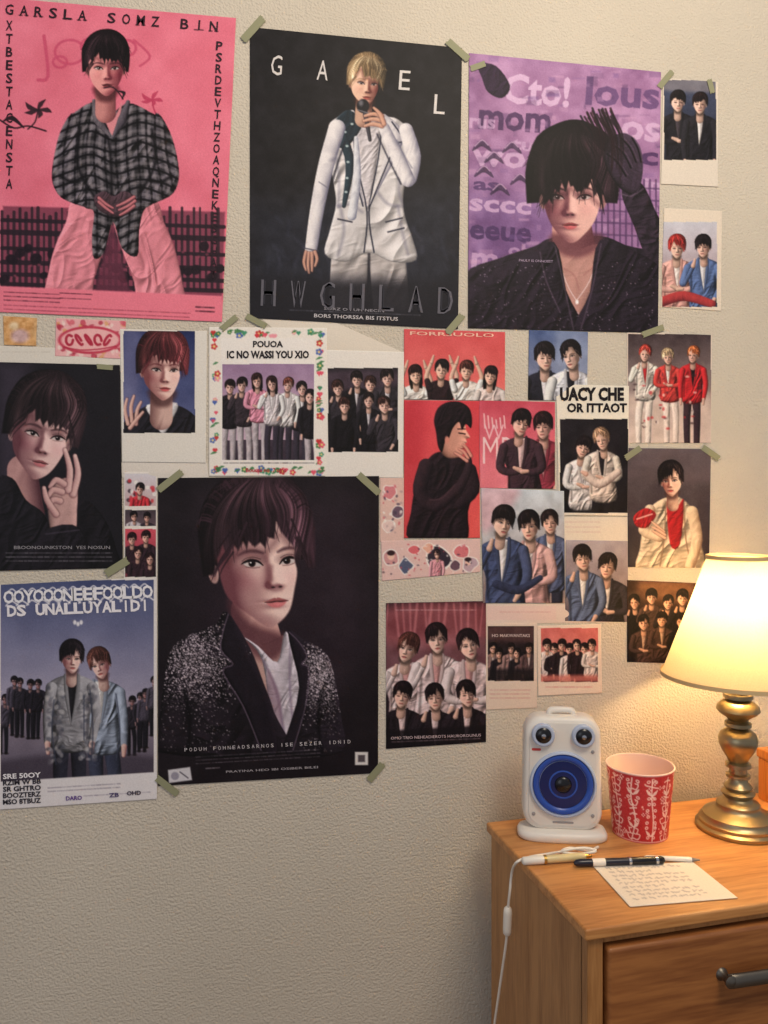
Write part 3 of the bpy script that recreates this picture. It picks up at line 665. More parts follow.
A.polyv(jt,(40,32,41),R=10,fold=17,amp=1.2,lo=.2,hi=1.15,light=(.5,-.4)); A.polyv(jt2,(44,36,46),R=8,fold=14,amp=1.2,lo=.2,hi=1.15,light=(.5,-.4))
for i in range(5200):
    left=random.random()<.6
    x=random.gauss(196,19) if left else random.gauss(320,11); y=random.gauss(662,22) if left else random.gauss(676,18)
    if random.random()<.12: y=random.uniform(640,752); x=random.uniform(160,236) if left else random.uniform(304,340)
    mm=m1 if left else m2
    b=random.uniform(70,250)*(1.0 if y<700 else .7); r=random.uniform(.3,.8); A.ell(x,y,r,r,(b,b*.93,b*.98),random.uniform(.4,1),soft=.4,clip=mm)
A.line([(184,690),(190,720),(188,752)],3.4,(6,4,8),.75,soft=1.8); A.line([(322,692),(318,720),(322,752)],3,(6,4,8),.75,soft=1.6)
A.polyv([(229,610),(224,630),(222,650),(232,664),(224,672),(244,706),(262,750),(277,750),(266,694),(246,650)],(32,25,34),R=4,fold=8,amp=.4,lo=.45,hi=1.3,light=(.5,-.4),clip=m1); A.line([(229,612),(223,632),(221,650),(233,664),(223,672),(243,706),(261,750)],1.3,(104,90,106),.8,clip=m1)
A.polyv([(288,632),(298,642),(306,656),(302,664),(308,670),(304,708),(292,752),(284,744),(299,688)],(32,25,34),R=4,fold=8,amp=.4,lo=.45,hi=1.3,light=(.5,-.4)); A.line([(289,632),(299,642),(307,656),(302,664),(309,670),(305,708),(293,750)],1.2,(104,90,106),.8)
face(A,261,567,122,-.08,.8,sk,sd,1,(68,46,57),(148,110,122),'soft',lips=(204,116,120),neck=False,big=1.06,flip=False,part=.16,gaze=-1,hshift=.02,wisp=1.2,wide=.98)
for i,ch in enumerate("PODUH FOHNEADSARNOS ISE SEZER IDNID"): 
    if ch!=' ': A.T(ch,186+i*4.8,751.5-i*.24,3.6,2.8,(206,198,202),-3,.0)
A.micro(196,757,320,3,3.4,(140,132,140),.8,-.06,.8); A.micro(206,768.5,220,1,3.6,(180,172,180),.8,-.06); A.T("PRATINA HEO IBI OSIBER BILEI",272,770.5,2.2,92,(180,172,178),-3)
A.rect(355,752,368,765,(214,208,206)); A.rect(358,755,365,762,(60,50,56),.8)
A.poly([(168,770),(190,767),(192,780),(169,783)],(206,202,208),.7,1,False); A.ell(175,776,4,4,(150,146,160)); A.line([(180,772),(188,778)],1.2,(90,86,96))
frame_noise(A,2.6)
finish(A,'poster.003',"large black poster of a purple-brown-haired person in beaded jacket",'poster',.0036)

# ---- left black portrait (hand by cheek)
A=Art([(-4,362),(120,365),(123,568),(-4,571)],(30,27,34))
A.poly([(-4,362),(30,362),(14,520),(-4,520)],(66,58,72),14,.8,False)
sk=(226,188,184);sd=(104,66,74)
A.taper([(22,470),(26,516)],[30,38],(188,146,144),(84,52,60))
A.polyv([(-6,486),(12,478),(26,500),(44,514),(54,540),(56,574),(-6,574)],(36,32,40),R=12,fold=10,amp=1.2,lo=.3,hi=1.1)
A.polyv([(66,520),(84,500),(104,518),(116,548),(116,574),(40,574),(50,540)],(32,28,35),R=12,fold=10,amp=1.2,lo=.3,hi=1.1)
face(A,42,438,84,.20,.3,sk,sd,1,(56,40,46),(124,96,102),'soft',lips=(184,110,116),big=1.08,neck=False,flip=True,part=-.1,gaze=.5)
A.polyv([(50,494),(57,482),(68,478),(77,488),(77,510),(74,536),(54,538),(48,512)],(212,170,166),R=7,fold=9,amp=.25,lo=.5,hi=1.06,light=(.5,-.3))
fingers(A,[[(73,494),(78,474),(75,456)],[(68,490),(70,470),(65,450)]],6.2,(222,182,178),(110,70,78),(.5,-.3))
fingers(A,[[(64,484),(56,480),(50,487)],[(62,492),(53,490),(48,497)],[(60,501),(53,500),(49,507)]],5.6,(214,172,168),(106,68,76),(.5,-.3),nails=False)
fingers(A,[[(56,514),(47,500),(44,488)]],5.8,(216,174,170),(106,68,76),(.5,-.3))
A.polyv([(44,532),(80,528),(90,574),(34,574)],(32,28,35),R=8,fold=7,amp=1,lo=.3,hi=1.3); A.line([(46,534),(62,532),(79,530)],1.6,(80,72,86),.6)
A.T("BBOONOUNKSTON  YES NOSUN",62,549,3.2,96,(160,156,162),0,.0); A.micro(6,553,112,3,4,(140,136,144),.7)
frame_noise(A,2.5)
finish(A,'poster.004',"black poster of a pensive person resting cheek on hand",'poster',.0036)

# ---- bottom-left poster, two friends
A=Art([(-4,585),(157,577),(157,799),(-4,810)],(222,216,214))
A.rclip(1,578,153.5,782)
A.grad(-4,580,157,700,(78,86,122),(164,158,178)); A.grad(-4,700,157,790,(148,136,150),(90,84,98)); A.mottle(30,14,1)
for i in range(20):
    x=4+i*8+random.uniform(-3,3); 
    if 40<x<124: continue
    figure(A,x,690+random.uniform(-10,12),8,random.choice([(50,46,56),(80,74,88),(36,32,42)]),(30,28,36),skin=(160,128,130),hair=(30,26,32))
A.poly([(-4,764),(60,755),(157,758),(157,790),(-4,790)],(70,62,74),5,.8)
figure(A,100,666,26,(158,168,188),(62,66,84),(226,222,222),(230,194,184),(104,66,60),turn=-.3,tilt=-.16,style='comma',shade=(130,86,88))
figure(A,72,660,27,(156,154,160),(48,48,60),(36,34,40),(232,196,186),(34,26,32),turn=.3,tilt=.12,style='comma',light=1,shade=(126,84,86))
for i in range(140):
    x=random.uniform(47,64) if i%2 else random.uniform(80,96); A.ell(x,random.uniform(686,762),random.uniform(1.5,3.4),random.uniform(1.2,2.6),random.choice([(84,86,98),(198,194,196),(112,108,116),(60,62,74)]),.5,random.random()*3,soft=.8)
for p in ([(90,690),(93,730),(91,762)],[(116,694),(120,730),(116,760)],[(54,700),(52,730),(56,764)],[(84,696),(84,740)]): A.line(p,1.4,(66,70,86),.7)
A.clip=None
A.poly([(-4,782),(157,772),(157,800),(-4,811)],(226,220,222),.6,1,False)
for i,ch in enumerate("OOYOOONEEFOOLDO"): A.T(ch,9+i*9.9,603-i*.4,12,11,(236,234,240),-2,.030)
for i,ch in enumerate("DS UNALLUYALIDI"):
    if ch!=' ': A.T(ch,12+i*9.5,616-i*.4,10.5,9.6,(238,234,240),-2,.040)
for i in range(14):
    A.line([(6+i*10.4,606-i*.4),(11+i*10.4,601-i*.4),(18+i*10.4,605-i*.4)],1.4,(236,232,238),.9)
    A.line([(8+i*10.2,592-i*.4),(12+i*10.2,589-i*.4),(16+i*10.2,592-i*.4)],1.2,(236,232,238),.9)
for a in (-.8,0,.8): A.ell(78+a*4,624-abs(a)*2,1.6,2.2,(240,236,240),.9)
for k,t in enumerate(("SRE 50OY","RZIM W BB","SR GHTRO","BOOZTERZ","MSO 8TBUZ")): A.T(t,22,778+k*6.4,4.8,38,(240,236,240) if k<1 else (50,46,56),-3,.03)
A.micro(48,788,120,2,3.6,(110,100,120),.7,-.06); A.T("DARO",74,800,4,16,(110,80,150),-3,.03); A.T("ZB",114,797,4,10,(90,80,120),-3,.03); A.T("OHD",134,795,4,14,(60,50,70),-3,.03); A.micro(84,796,150,1,3,(120,110,130),.7,-.06)
frame_noise(A,3)
finish(A,'poster.005',"grey-lilac poster of two friends in denim and camouflage jackets",'poster',.0032)

# ================================================================== SMALL PRINTS
def small(quad,bg,off,label,fn,noise=3,cat='photo print',name='photo_print'):
    A=Art(quad,bg,.68); fn(A); A.clip=None; A.contrast(.3); A.noise(noise)
    return finish(A,name,label,cat,off,bulge=.0004)
WHT=(222,216,207)
def f(A): A.micro(2,352,50,1,3,(170,160,150),.4)
small([(-4,346),(126,350),(126,372),(-4,374)],(216,209,198),.0012,"plain cream paper strip beneath a black poster",f,name='paper_sheet',cat='paper')
def f(A):
    A.rclip(123.5,331,195,433); A.grad(120,328,200,440,(44,54,96),(104,108,144)); A.poly([(122,330),(142,330),(136,430),(122,430)],(132,128,158),8,.5); A.mottle(20,16,1)
    A.polyv([(118,440),(126,420),(142,408),(160,403),(182,407),(198,420),(202,440)],(38,35,44),R=9,fold=7,amp=1.2,lo=.3,hi=1.2)
    A.polyv([(147,405),(177,403),(172,420),(163,434),(153,420)],(236,232,236),R=5,fold=5,amp=.6,lo=.6)
    face(A,163,372,57,.03,.35,(236,196,186),(126,80,82),1,(112,52,60),(186,110,112),'soft',lips=(196,92,96),big=1.05,flip=True,part=-.1)
    fingers(A,[[(128,424),(125,410),(127,399)],[(132,422),(131,407),(134,396)],[(136,424),(137,411),(141,402)],[(130,428),(137,419),(143,412)]],3.4,(226,184,172),(126,84,84),nails=False)
small([(120,329),(207,331),(206,463),(122,462)],WHT,.0025,"white-bordered photo of a red-haired person against dark blue",f)
FL=[(206,64,76),(70,140,110),(222,90,110),(190,60,60),(80,104,170),(70,120,80),(232,150,160)]
def f(A):
    for i in range(120):
        s=random.choice('tblr'); r=random.random()
        x,y=(211+r*114,random.uniform(331,336)) if s=='t' else (211+r*114,random.uniform(467,473)) if s=='b' else (random.uniform(212,218),332+r*140) if s=='l' else (random.uniform(318,323),332+r*140)
        c=random.choice(FL); r_=random.uniform(1.4,2.4)
        if i%3==0:
            A.ell(x-r_*.55,y,r_*.7,r_*.7,c,.95); A.ell(x+r_*.55,y,r_*.7,r_*.7,c,.95); A.poly([(x-r_*1.2,y+.3),(x+r_*1.2,y+.3),(x,y+r_*1.9)],c,.5,.95,False)
        elif i%3==1:
            for a in range(5): A.ell(x+r_*math.cos(a*1.257),y+r_*math.sin(a*1.257),r_*.6,r_*.6,c,.95)
            A.ell(x,y,r_*.45,r_*.45,(240,210,120),.95)
        else: A.taper([(x-r_*1.3,y+1),(x,y-.5),(x+r_*1.3,y-1)],[.6,2.4,.5],(80,130,90),a=.95)
    A.rect(221,338,315,465,(234,227,221)); A.rclip(222,364,314,460)
    A.grad(220,362,316,462,(150,124,154),(206,180,192)); A.grad(220,440,316,462,(80,68,80),(60,50,62)); A.mottle(10,14,1)
    for i,(x,y,c,hc) in enumerate([(230,388,(40,34,42),(40,26,30)),(302,390,(44,38,46),(36,26,30)),(242,386,(64,54,62),(36,24,28)),(288,386,(232,224,226),(120,70,60)),(257,382,(226,150,172),(60,34,36)),(272,385,(226,216,222),(60,36,38)),(310,398,(34,30,38),(34,24,30))]):
        figure(A,x,y,12,c,(60,54,66) if i%2 else (176,166,172),(226,220,224) if i%2 else None,(232,190,178),hc,longh=(i in(4,5)),arms=['down','cross','up'][i%3])
    A.clip=None
    A.T("POUOA",268,347,6,30,(40,34,40),0,.03); A.T("IC NO WASSI YOU XIO",268,358,7,82,(36,30,36),0,.04)
    A.T("Bouuss no .7 uins",266,472,4,40,(190,60,70),0,.02); A.micro(224,463,314,1,3,(70,60,66),.8)
small([(209,327),(327,328),(326,476),(209,476)],(232,224,215),.0028,"group photo print with colourful floral border and black lettering",f)
def f(A):
    A.rclip(328,368,398,452); A.grad(326,366,400,454,(44,38,46),(24,20,26)); A.poly([(328,372),(398,372),(398,386),(328,390)],(94,76,90),4,.6); A.mottle(8,16,1)
    for i,(x,y) in enumerate([(340,388),(357,380),(371,386),(387,381),(346,406),(366,402),(384,407)]):
        figure(A,x+random.uniform(-3,3),y+random.uniform(-3,3),random.uniform(12,14.5),random.choice([(30,26,33),(26,22,28),(60,54,62),(110,98,106)]),(26,22,28),(214,206,212) if i%2 else None,(234,192,178),random.choice([(36,24,28),(70,44,42)]),arms=random.choice(['cross','down','up']))
small([(323,350),(404,352),(403,478),(325,477)],(228,221,213),.0022,"white-bordered photo of a group dressed in black",f)
def f(A):
    A.rclip(664,80,716,160); A.grad(662,78,718,162,(70,78,102),(44,46,62)); A.poly([(662,78),(718,80),(718,92),(662,90)],(150,140,140),3,.6); A.mottle(8,14,1)
    figure(A,678,103,18,(36,34,42),(30,28,34),(76,68,76),(234,196,180),(34,26,30),turn=.3,arms='cross',tilt=.08)
    figure(A,700,105,18,(40,38,46),(30,28,34),(228,222,222),(234,196,180),(44,30,34),turn=-.3,arms='down',tilt=-.08)
small([(663,78),(718,82),(718,187),(661,184)],(218,206,192),.0022,"white instant photo of two dark-haired friends in black",f)
def f(A):
    A.rclip(662,222,717,307); A.grad(660,220,720,310,(196,196,208),(150,120,124)); A.grad(660,270,720,310,(110,76,80),(70,46,54)); A.mottle(8,16,1)
    figure(A,677,249,19,(222,168,160),(180,60,64),(240,226,222),(232,192,174),(186,60,56),turn=.2,arms='cross',tilt=.12)
    figure(A,703,248,19,(96,116,160),(60,60,84),(220,216,222),(230,188,172),(36,26,32),turn=-.2,arms='up',tilt=-.12)
    A.taper([(662,302),(684,296),(712,304)],[10,10,8],(180,70,72),(100,40,46))
small([(664,208),(722,211),(721,311),(661,307)],(222,207,190),.0018,"white instant photo of a red-haired person beside one in blue",f)
def f(A):
    A.rclip(628,334,711,443); A.grad(626,332,712,445,(70,58,62),(216,196,186)); A.rect(628,395,711,443,(206,184,174),.8,6); A.mottle(8,16,1)
    figure(A,645,355,13.5,(226,216,208),(226,212,204),(190,50,56),(232,190,174),(204,80,70),arms='up',turn=.2)
    figure(A,668,358,13,(208,76,72),(222,204,196),(236,226,220),(232,188,170),(226,194,156),arms='cross')
    figure(A,693,356,14,(196,50,56),(64,46,54),(30,26,32),(230,184,168),(216,124,78),turn=-.3,arms='down')
    for x in(640,664,690): 
        for k in range(16): A.ell(x+random.uniform(-9,12),380+random.uniform(-8,50),random.uniform(.8,2.2),random.uniform(.8,2),random.choice([(186,40,48),(60,40,46),(240,230,220)]),.6)
small([(627,332),(712,335),(711,443),(627,443)],(222,204,190),.0018,"colour print of three people in red and white outfits",f)
def f(A):
    A.grad(626,445,712,570,(92,82,88),(56,48,52)); A.poly([(626,446),(712,447),(710,480),(628,478)],(104,92,96),8,.6); A.mottle(14,14,1)
    A.polyv([(672,496),(654,504),(645,520),(640,548),(640,572),(702,572),(700,540),(695,514),(684,500)],(230,210,184),R=8,fold=9,amp=1.1,lo=.4,hi=1.06)
    A.polyv([(667,500),(676,508),(684,500),(680,544),(670,544)],(176,44,50),R=3,fold=4,amp=.8)
    A.line([(684,502),(686,540),(692,566)],1.5,(130,106,90),.8); A.line([(666,502),(664,540),(660,566)],1.5,(130,106,90),.8)
    A.taper([(650,510),(644,530),(660,538)],[11,11,8],(230,210,184),(130,106,90)); A.taper([(692,512),(697,540),(690,566)],[12,11,10],(226,206,180),(124,100,84))
    A.polyv([(634,516),(646,508),(656,514),(652,522),(646,528),(636,526)],(176,42,48),R=3,fold=3); A.line([(637,519),(652,514)],1.4,(232,200,190),.8)
    face(A,671,482,29,-.10,-.3,(236,196,172),(130,82,74),1,(34,24,26),(96,76,72),'comma',lips=(196,86,84),big=1.0)
    fingers(A,[[(664,532),(657,526),(652,522)],[(665,535),(658,530),(652,527)],[(665,538),(658,534),(653,531)]],2.6,(232,190,164),(130,90,80),nails=False)
small([(627,448),(711,449),(709,568),(628,567)],(70,62,66),.0028,"dark print of a person in cream jacket with red scarf",f)
def f(A):
    A.grad(626,580,696,664,(64,42,34),(30,22,24)); A.poly([(640,582),(690,582),(690,600),(645,600)],(160,118,84),6,.5); A.mottle(6,18,1)
    for x,y in((636,604),(651,599),(667,602),(684,601),(643,622),(661,621),(680,623)):
        figure(A,x+random.uniform(-2,2),y+random.uniform(-2,2),random.uniform(11.5,13.5),random.choice([(34,28,32),(80,60,54),(26,22,26)]),(28,22,26),(190,160,140) if random.random()<.5 else None,(228,180,154),(30,20,22),arms=random.choice(['cross','down','up']))
small([(627,580),(696,583),(696,664),(627,662)],(60,44,40),.0018,"dark warm-toned group photo print",f)
def f(A):
    A.grad(564,538,630,624,(166,156,162),(110,96,100)); A.mottle(10,18,1)
    figure(A,607,568,21,(50,44,54),(130,120,130),(226,220,218),(232,188,168),(40,28,30),turn=-.3,tilt=.12,arms='cross')
    figure(A,583,560,21,(96,108,136),(60,60,74),(230,226,224),(232,190,170),(34,26,30),turn=.4,tilt=-.12,arms='up')
small([(566,540),(628,541),(628,622),(565,621)],(200,190,184),.0016,"photo print of two friends sitting close together",f)
def f(A):
    A.rect(556,386,628,418,(232,222,206)); A.rclip(560,419,628,513); A.grad(556,418,630,515,(38,32,38),(22,18,24)); A.mottle(10,12,1)
    figure(A,583,449,18,(222,214,214),(34,30,36),(190,180,184),(234,190,172),(38,26,30),turn=.5,tilt=.3,arms='cross')
    figure(A,602,441,18,(226,208,198),(30,26,32),(40,32,38),(234,192,172),(196,156,128),turn=-.5,tilt=-.3,arms='cross')
    A.taper([(586,474),(600,484),(618,472)],[8,9,7],(226,208,198),(110,92,88)); A.taper([(586,474),(582,472)],[5,3],(234,192,172),(150,110,100))
    A.clip=None
    A.T("UACY CHE",592,400,12,64,(30,24,28),0,.05); A.T("OR ITTAOT",597,412,8.5,60,(30,24,28),0,.04)
small([(556,384),(629,386),(628,516),(559,515)],(228,217,200),.0028,"print with bold black lettering above a dancing couple",f)
def f(A): A.micro(566,522,600,3,5,(190,150,150),.5)
small([(559,517),(629,517),(629,542),(559,542)],(220,207,191),.0012,"small plain cream paper slip",f,name='paper_sheet',cat='paper')
def f(A):
    A.grad(528,328,590,402,(84,100,140),(150,150,168)); A.poly([(556,332),(588,332),(588,400),(560,400)],(150,160,186),5,.6); A.mottle(9,20,1)
    figure(A,545,359,23,(44,42,54),(34,32,40),(220,216,222),(232,192,176),(36,28,34),turn=.7,arms='cross',tilt=.1)
    figure(A,571,357,24,(222,222,232),(40,38,48),(40,38,48),(234,196,180),(32,24,30),turn=-.7,arms='cross',tilt=-.1)
small([(529,330),(588,332),(587,401),(528,400)],(200,200,210),.0026,"blue-toned print of two dark-haired friends facing each other",f)
def f(A):
    A.grad(402,328,506,402,(206,88,92),(222,116,110)); A.mottle(16,12,1)
    for i,(x,y) in enumerate([(416,376),(441,371),(466,372),(491,377)]):
        figure(A,x+random.uniform(-1,1),y,16,[(238,228,222),(50,32,38),(240,230,224),(226,206,202)][i],(240,226,220),None,(240,196,176),[(50,24,28),(30,18,22),(90,50,44),(40,22,26)][i],arms='raise' if i in(1,2) else ['raise','x','x','cross'][i],longh=i in(0,3))
    A.T("FORRSUOLO",452,336,3.6,84,(244,196,176),1.5,.01)
small([(404,329),(505,332),(505,401),(404,399)],(210,92,94),.0026,"coral print of a cheering group in white",f)
def f(A):
    A.grad(402,398,482,540,(210,78,88),(222,96,92)); A.poly([(404,400),(426,400),(416,540),(404,540)],(176,54,68),8,.5); A.mottle(24,12,1)
    A.polyv([(438,452),(426,462),(416,484),(411,512),(410,540),(464,542),(468,512),(474,488),(470,466),(458,454)],(44,30,38),R=10,fold=8,amp=1.3,lo=.3,hi=1.15)
    A.taper([(426,466),(420,492),(436,506),(458,488)],[15,14,12,9],(60,42,50),(24,15,22)); A.line([(430,500),(442,498),(456,484)],1.3,(110,76,82),.5,soft=.8)
    A.taper([(470,470),(473,490),(460,504)],[13,13,10],(52,36,44),(22,13,20))
    A.taper([(458,490),(468,470),(468,456)],[10,8,6],(62,44,52),(24,15,22))
    fs,fd=(232,168,150),(124,54,60)
    A.polyv([(440,424),(438,440),(441,452),(448,458),(459,457),(464,453),(463,449),(467,447),(465,444),(467,442),(466,439),(470,437),(466,430),(465,424),(460,416),(448,414)],fs,R=9,fold=12,amp=.1,lo=.45,hi=1.08,light=(.6,-.3))
    A.polyv([(436,432),(434,420),(438,408),(448,402),(460,402),(469,408),(472,418),(471,428),(466,424),(462,430),(459,422),(453,428),(449,438),(445,442),(442,452),(438,446)],(34,20,28),R=7,fold=4,amp=1.2,lo=.3,hi=1.3)
    A.ell(447,440,2.2,3.8,(206,138,124)); A.line([(459,433),(465,434)],1.3,(30,14,18),.95); A.line([(458,429),(465,429)],1.2,(44,22,26),.9); A.line([(461,449),(465,448)],1.3,(150,60,62),.9)
    fingers(A,[[(468,458),(464,452),(459,449)],[(471,456),(467,449),(463,445)],[(467,461),(460,456),(455,453)]],2.8,(228,166,148),(124,62,64),nails=False)
small([(404,400),(479,401),(480,538),(404,538)],(210,80,88),.0028,"red print of a person in black with hand at face",f)
def f(A):
    A.grad(478,400,556,490,(196,84,100),(226,130,140)); A.mottle(14,16,1)
    A.RT("MB",498,464,28,30,(240,206,208),.95,0,-.01); A.RT("W",494,440,16,20,(236,190,196),.9,0,-.01)
    for a in range(6): A.line([(484+a*4,420-abs(3-a)*2),(485+a*4,428)],1.2,(240,206,208),.9)
    figure(A,543,428,22,(150,64,80),(60,40,50),(226,180,180),(234,184,170),(50,26,30),turn=-.3,tilt=-.14,arms='up')
    figure(A,521,425,22,(70,48,58),(40,30,38),(224,190,190),(236,188,172),(34,20,26),turn=.3,tilt=.16,arms='cross')
small([(479,400),(555,402),(555,489),(480,488)],(214,110,122),.0024,"pink print of two friends beside white lettering",f)
def f(A):
    A.grad(480,486,566,604,(196,206,216),(150,130,126)); A.poly([(482,488),(520,488),(500,520),(482,530)],(220,150,160),6,.5); A.mottle(9,34,1)
    figure(A,550,524,20,(90,100,130),(50,50,66),(226,222,224),(232,188,170),(44,30,32),turn=-.3,tilt=-.1)
    figure(A,529,528,25,(222,176,174),(60,52,64),(236,230,230),(236,194,176),(34,24,28),turn=-.3,tilt=-.18,arms='cross')
    figure(A,503,524,26,(74,84,116),(96,104,132),(232,228,230),(236,196,178),(36,26,30),turn=.4,tilt=.16,arms='up')
    A.taper([(496,584),(518,590),(540,578)],[8,9,6],(60,68,96),(30,32,48))
small([(481,488),(564,491),(565,603),(483,603)],(200,196,200),.0030,"photo print of friends hugging in casual clothes",f)
def f(A):
    A.grad(384,600,488,748,(58,34,42),(30,20,28)); A.poly([(386,608),(486,604),(486,640),(386,644)],(150,86,92),8,.8)
    A.poly([(386,640),(486,640),(486,690),(386,690)],(180,124,130),8,.5); A.mottle(12,20,1)
    for i in range(14): A.line([(388+i*7.3,604),(388+i*7.3+random.uniform(-4,4),636)],random.uniform(1,3),(232,158,162),.4,soft=1)
    for x,y,t in((405,650,.1),(437,641,0),(468,647,-.1)): figure(A,x+random.uniform(-2,2),y,25,(226,200,202),(40,30,38),(200,150,150),(238,196,182),random.choice([(40,22,28),(96,56,50)]),turn=-t*4,tilt=t*1.8,arms=random.choice(['cross','up']))
    for x,y,t in((402,697,.1),(435,699,0),(467,696,-.08)): figure(A,x,y,22,(40,30,38),(30,22,28),(222,196,198),(236,192,176),(32,18,24),turn=-t*3,tilt=t*1.8,arms=random.choice(['cross','down','up']))
    A.poly([(386,731),(486,725),(486,745),(386,750)],(24,18,24),1.5,.85,False); A.T("OMO TRIO NEHEADIEROTS HAUROROUNUS",436,738,2.8,90,(214,190,194),-2,.0); A.micro(392,742,480,1,3,(160,140,146),.7,-.04)
    A.micro(396,610,476,1,3,(226,200,204),.5)
small([(386,603),(486,601),(486,742),(386,749)],(60,40,46),.0028,"dark print of six people in white shirts and black suits",f)
def f(A):
    A.rclip(488,626,534,681); A.grad(486,624,536,684,(48,34,38),(30,24,28)); 
    A.poly([(488,626),(534,626),(534,642),(488,640)],(110,78,76),4,.6); A.mottle(6,16,1)
    for i in range(7): figure(A,493+i*6,649+(i%3)*5,8.5,random.choice([(40,32,38),(96,74,76),(150,120,116)]),(24,20,26),(210,190,186) if i%3==0 else None,(232,184,162),(28,20,22))
    A.rect(488,669,534,681,(26,20,24),.8,2); A.T("HO MAKWANTAKS",511,637,3,38,(220,196,190),0,.01); A.clip=None; A.micro(490,690,530,3,4,(190,120,120),.6)
small([(486,623),(537,623),(537,708),(486,710)],(220,199,183),.0020,"small instant photo of a group in dark clothes",f)
def f(A):
    A.rclip(541,628,598,682); A.grad(540,626,600,684,(196,104,100),(214,160,150)); A.mottle(6,18,1)
    for i in range(7): figure(A,547+i*7.5,646+(i%2)*4,9.5,(44,30,36) if i%3 else (226,206,200),(40,30,36),None,(236,188,166),(36,22,26),legs=True,arms=random.choice(['cross','down']))
    A.rect(541,675,598,682,(206,120,110),.8,2); A.clip=None; A.micro(546,687,592,1,4,(200,110,110),.7)
small([(537,626),(601,624),(602,693),(538,696)],(230,207,189),.0026,"small white-bordered red-toned group photo",f)
def blob(A,cx,cy,r,col,edge=(240,230,224)):
    pts=[(cx+r*random.uniform(.75,1.2)*math.cos(a*.785),cy+r*random.uniform(.75,1.15)*math.sin(a*.785)) for a in range(8)]
    A.poly([(cx+(x-cx)*1.15,cy+(y-cy)*1.15) for x,y in pts],edge,.6); A.poly(pts,col,.6)
def f(A):
    for cx,cy,r,c in((391,558,8,(204,150,150)),(405,566,7,(90,96,120)),(414,550,5,(214,110,116)),(438,558,12,(60,50,62)),(428,548,5,(226,170,150)),(462,552,7,(206,120,126)),(470,564,7,(186,160,170)),(455,566,5,(110,84,96))): blob(A,cx,cy,r,c)
    figure(A,437,555,7.5,(226,160,170),(60,40,50),None,(232,186,170),(60,40,44),legs=False)
    A.ell(391,556,3.5,4,(232,190,174)); A.ell(391,553,4,2.6,(60,40,44)); A.ell(468,562,3,3.4,(232,190,174)); A.ell(468,559.5,3.4,2.2,(60,40,44))
    for k in range(60): A.ell(random.uniform(383,478),random.uniform(544,576),random.uniform(.5,1.3),random.uniform(.5,1.2),random.choice([(196,84,96),(60,50,70),(240,230,224)]),.7)
small([(381,541),(480,539),(480,572),(382,581)],(222,186,180),.0018,"strip of small pink cut-out stickers",f,name='sticker_strip',cat='sticker')
def f(A):
    for cx,cy,r,c in((390,492,7,(206,130,136)),(397,512,6,(110,90,106)),(388,526,6,(226,196,190))): blob(A,cx,cy,r,c)
    for k in range(30): A.ell(random.uniform(383,402),random.uniform(484,534),random.uniform(.7,2),random.uniform(.7,1.8),random.choice([(206,110,120),(80,70,90),(240,232,226),(180,150,150)]),.8,random.random()*3)
small([(380,478),(404,478),(404,541),(380,542)],(220,183,173),.0014,"narrow pink floral sticker strip",f,name='sticker_strip',cat='sticker')
def f(A):
    A.rect(487,606,556,620,(226,191,184),.6); A.micro(500,612,550,1,3,(190,120,120),.4)
small([(486,604),(566,604),(610,622),(486,624)],(224,201,188),.0012,"pale pink paper slip with torn edge",f,name='paper_sheet',cat='paper')
def f(A):
    A.rclip(125,474,156,506); A.grad(122,472,158,508,(210,206,214),(190,160,160))
    for k in range(20): A.ell(random.uniform(126,155),random.uniform(480,504),random.uniform(1.5,3),2,random.choice([(196,60,70),(60,50,60),(236,230,226)]),.8)
    figure(A,140,490,10,(196,60,70),(50,40,50),None,(230,184,169),(36,26,30),legs=False)
    A.rclip(125,510,156,526); A.grad(122,508,158,528,(70,62,70),(110,90,96)); figure(A,134,517,8,(190,180,186),(30,20,30),None,(228,180,164),(30,20,26),legs=False); figure(A,147,518,8,(60,50,60),(30,20,30),None,(228,180,164),(30,20,26),legs=False)
    A.rclip(125,529,156,577); A.grad(122,528,158,580,(206,90,104),(120,60,74))
    for x,y in((132,540),(146,538),(138,554),(150,560)): figure(A,x,y,10,(236,190,196) if x%2 else (60,40,50),(60,40,50),None,(232,184,169),(50,26,32),legs=False)
small([(124,472),(157,472),(157,577),(124,579)],(228,219,211),.0016,"narrow photo strip with three tiny pictures",f)
def f(A): pass
small([(120,462),(207,463),(209,480),(122,478)],(218,209,199),.0010,"cream paper edge showing beneath a photo",f,name='paper_sheet',cat='paper')
small([(258,316),(330,320),(404,353),(300,352)],(218,207,193),.0010,"cream paper slip beneath the group photos",f,name='paper_sheet',cat='paper')
def f(A):
    for k in range(110): A.ell(random.uniform(58,126),random.uniform(322,358),random.uniform(1.5,4),random.uniform(1.2,3),random.choice([(206,96,110),(236,180,180),(170,60,80),(240,214,206),(214,160,110)]),.75,random.random()*3)
    A.ell(90,340,32,14,(190,70,92)); A.ell(90,340,29,11.5,(236,176,176))
    for i in range(5):
        x0=68+i*9.5
        A.line([(x0+3.5*math.cos(t_*.9)+1.5,340+5*math.sin(t_*.9+i)) for t_ in range(7)],2.6,(170,44,70),.95)
    A.line([(64,347),(80,350),(100,349),(116,346)],1.4,(170,44,70),.8)
small([(56,318),(126,321),(124,359),(55,356)],(230,170,172),.0022,"pink floral sticker with dark red lettering",f,name='sticker',cat='sticker')
def f(A):
    A.poly([(6,318),(34,318),(30,332),(36,344),(8,345)],(206,150,96),3,.6); A.ell(20,336,9,7,(196,170,190),.7,soft=2); A.ell(14,326,5,4,(240,220,190),.7,soft=1.5); A.mottle(4,40,1)
small([(3,316),(37,318),(36,346),(4,345)],(208,166,122),.0022,"small golden-brown iridescent sticker",f,name='sticker',cat='sticker')

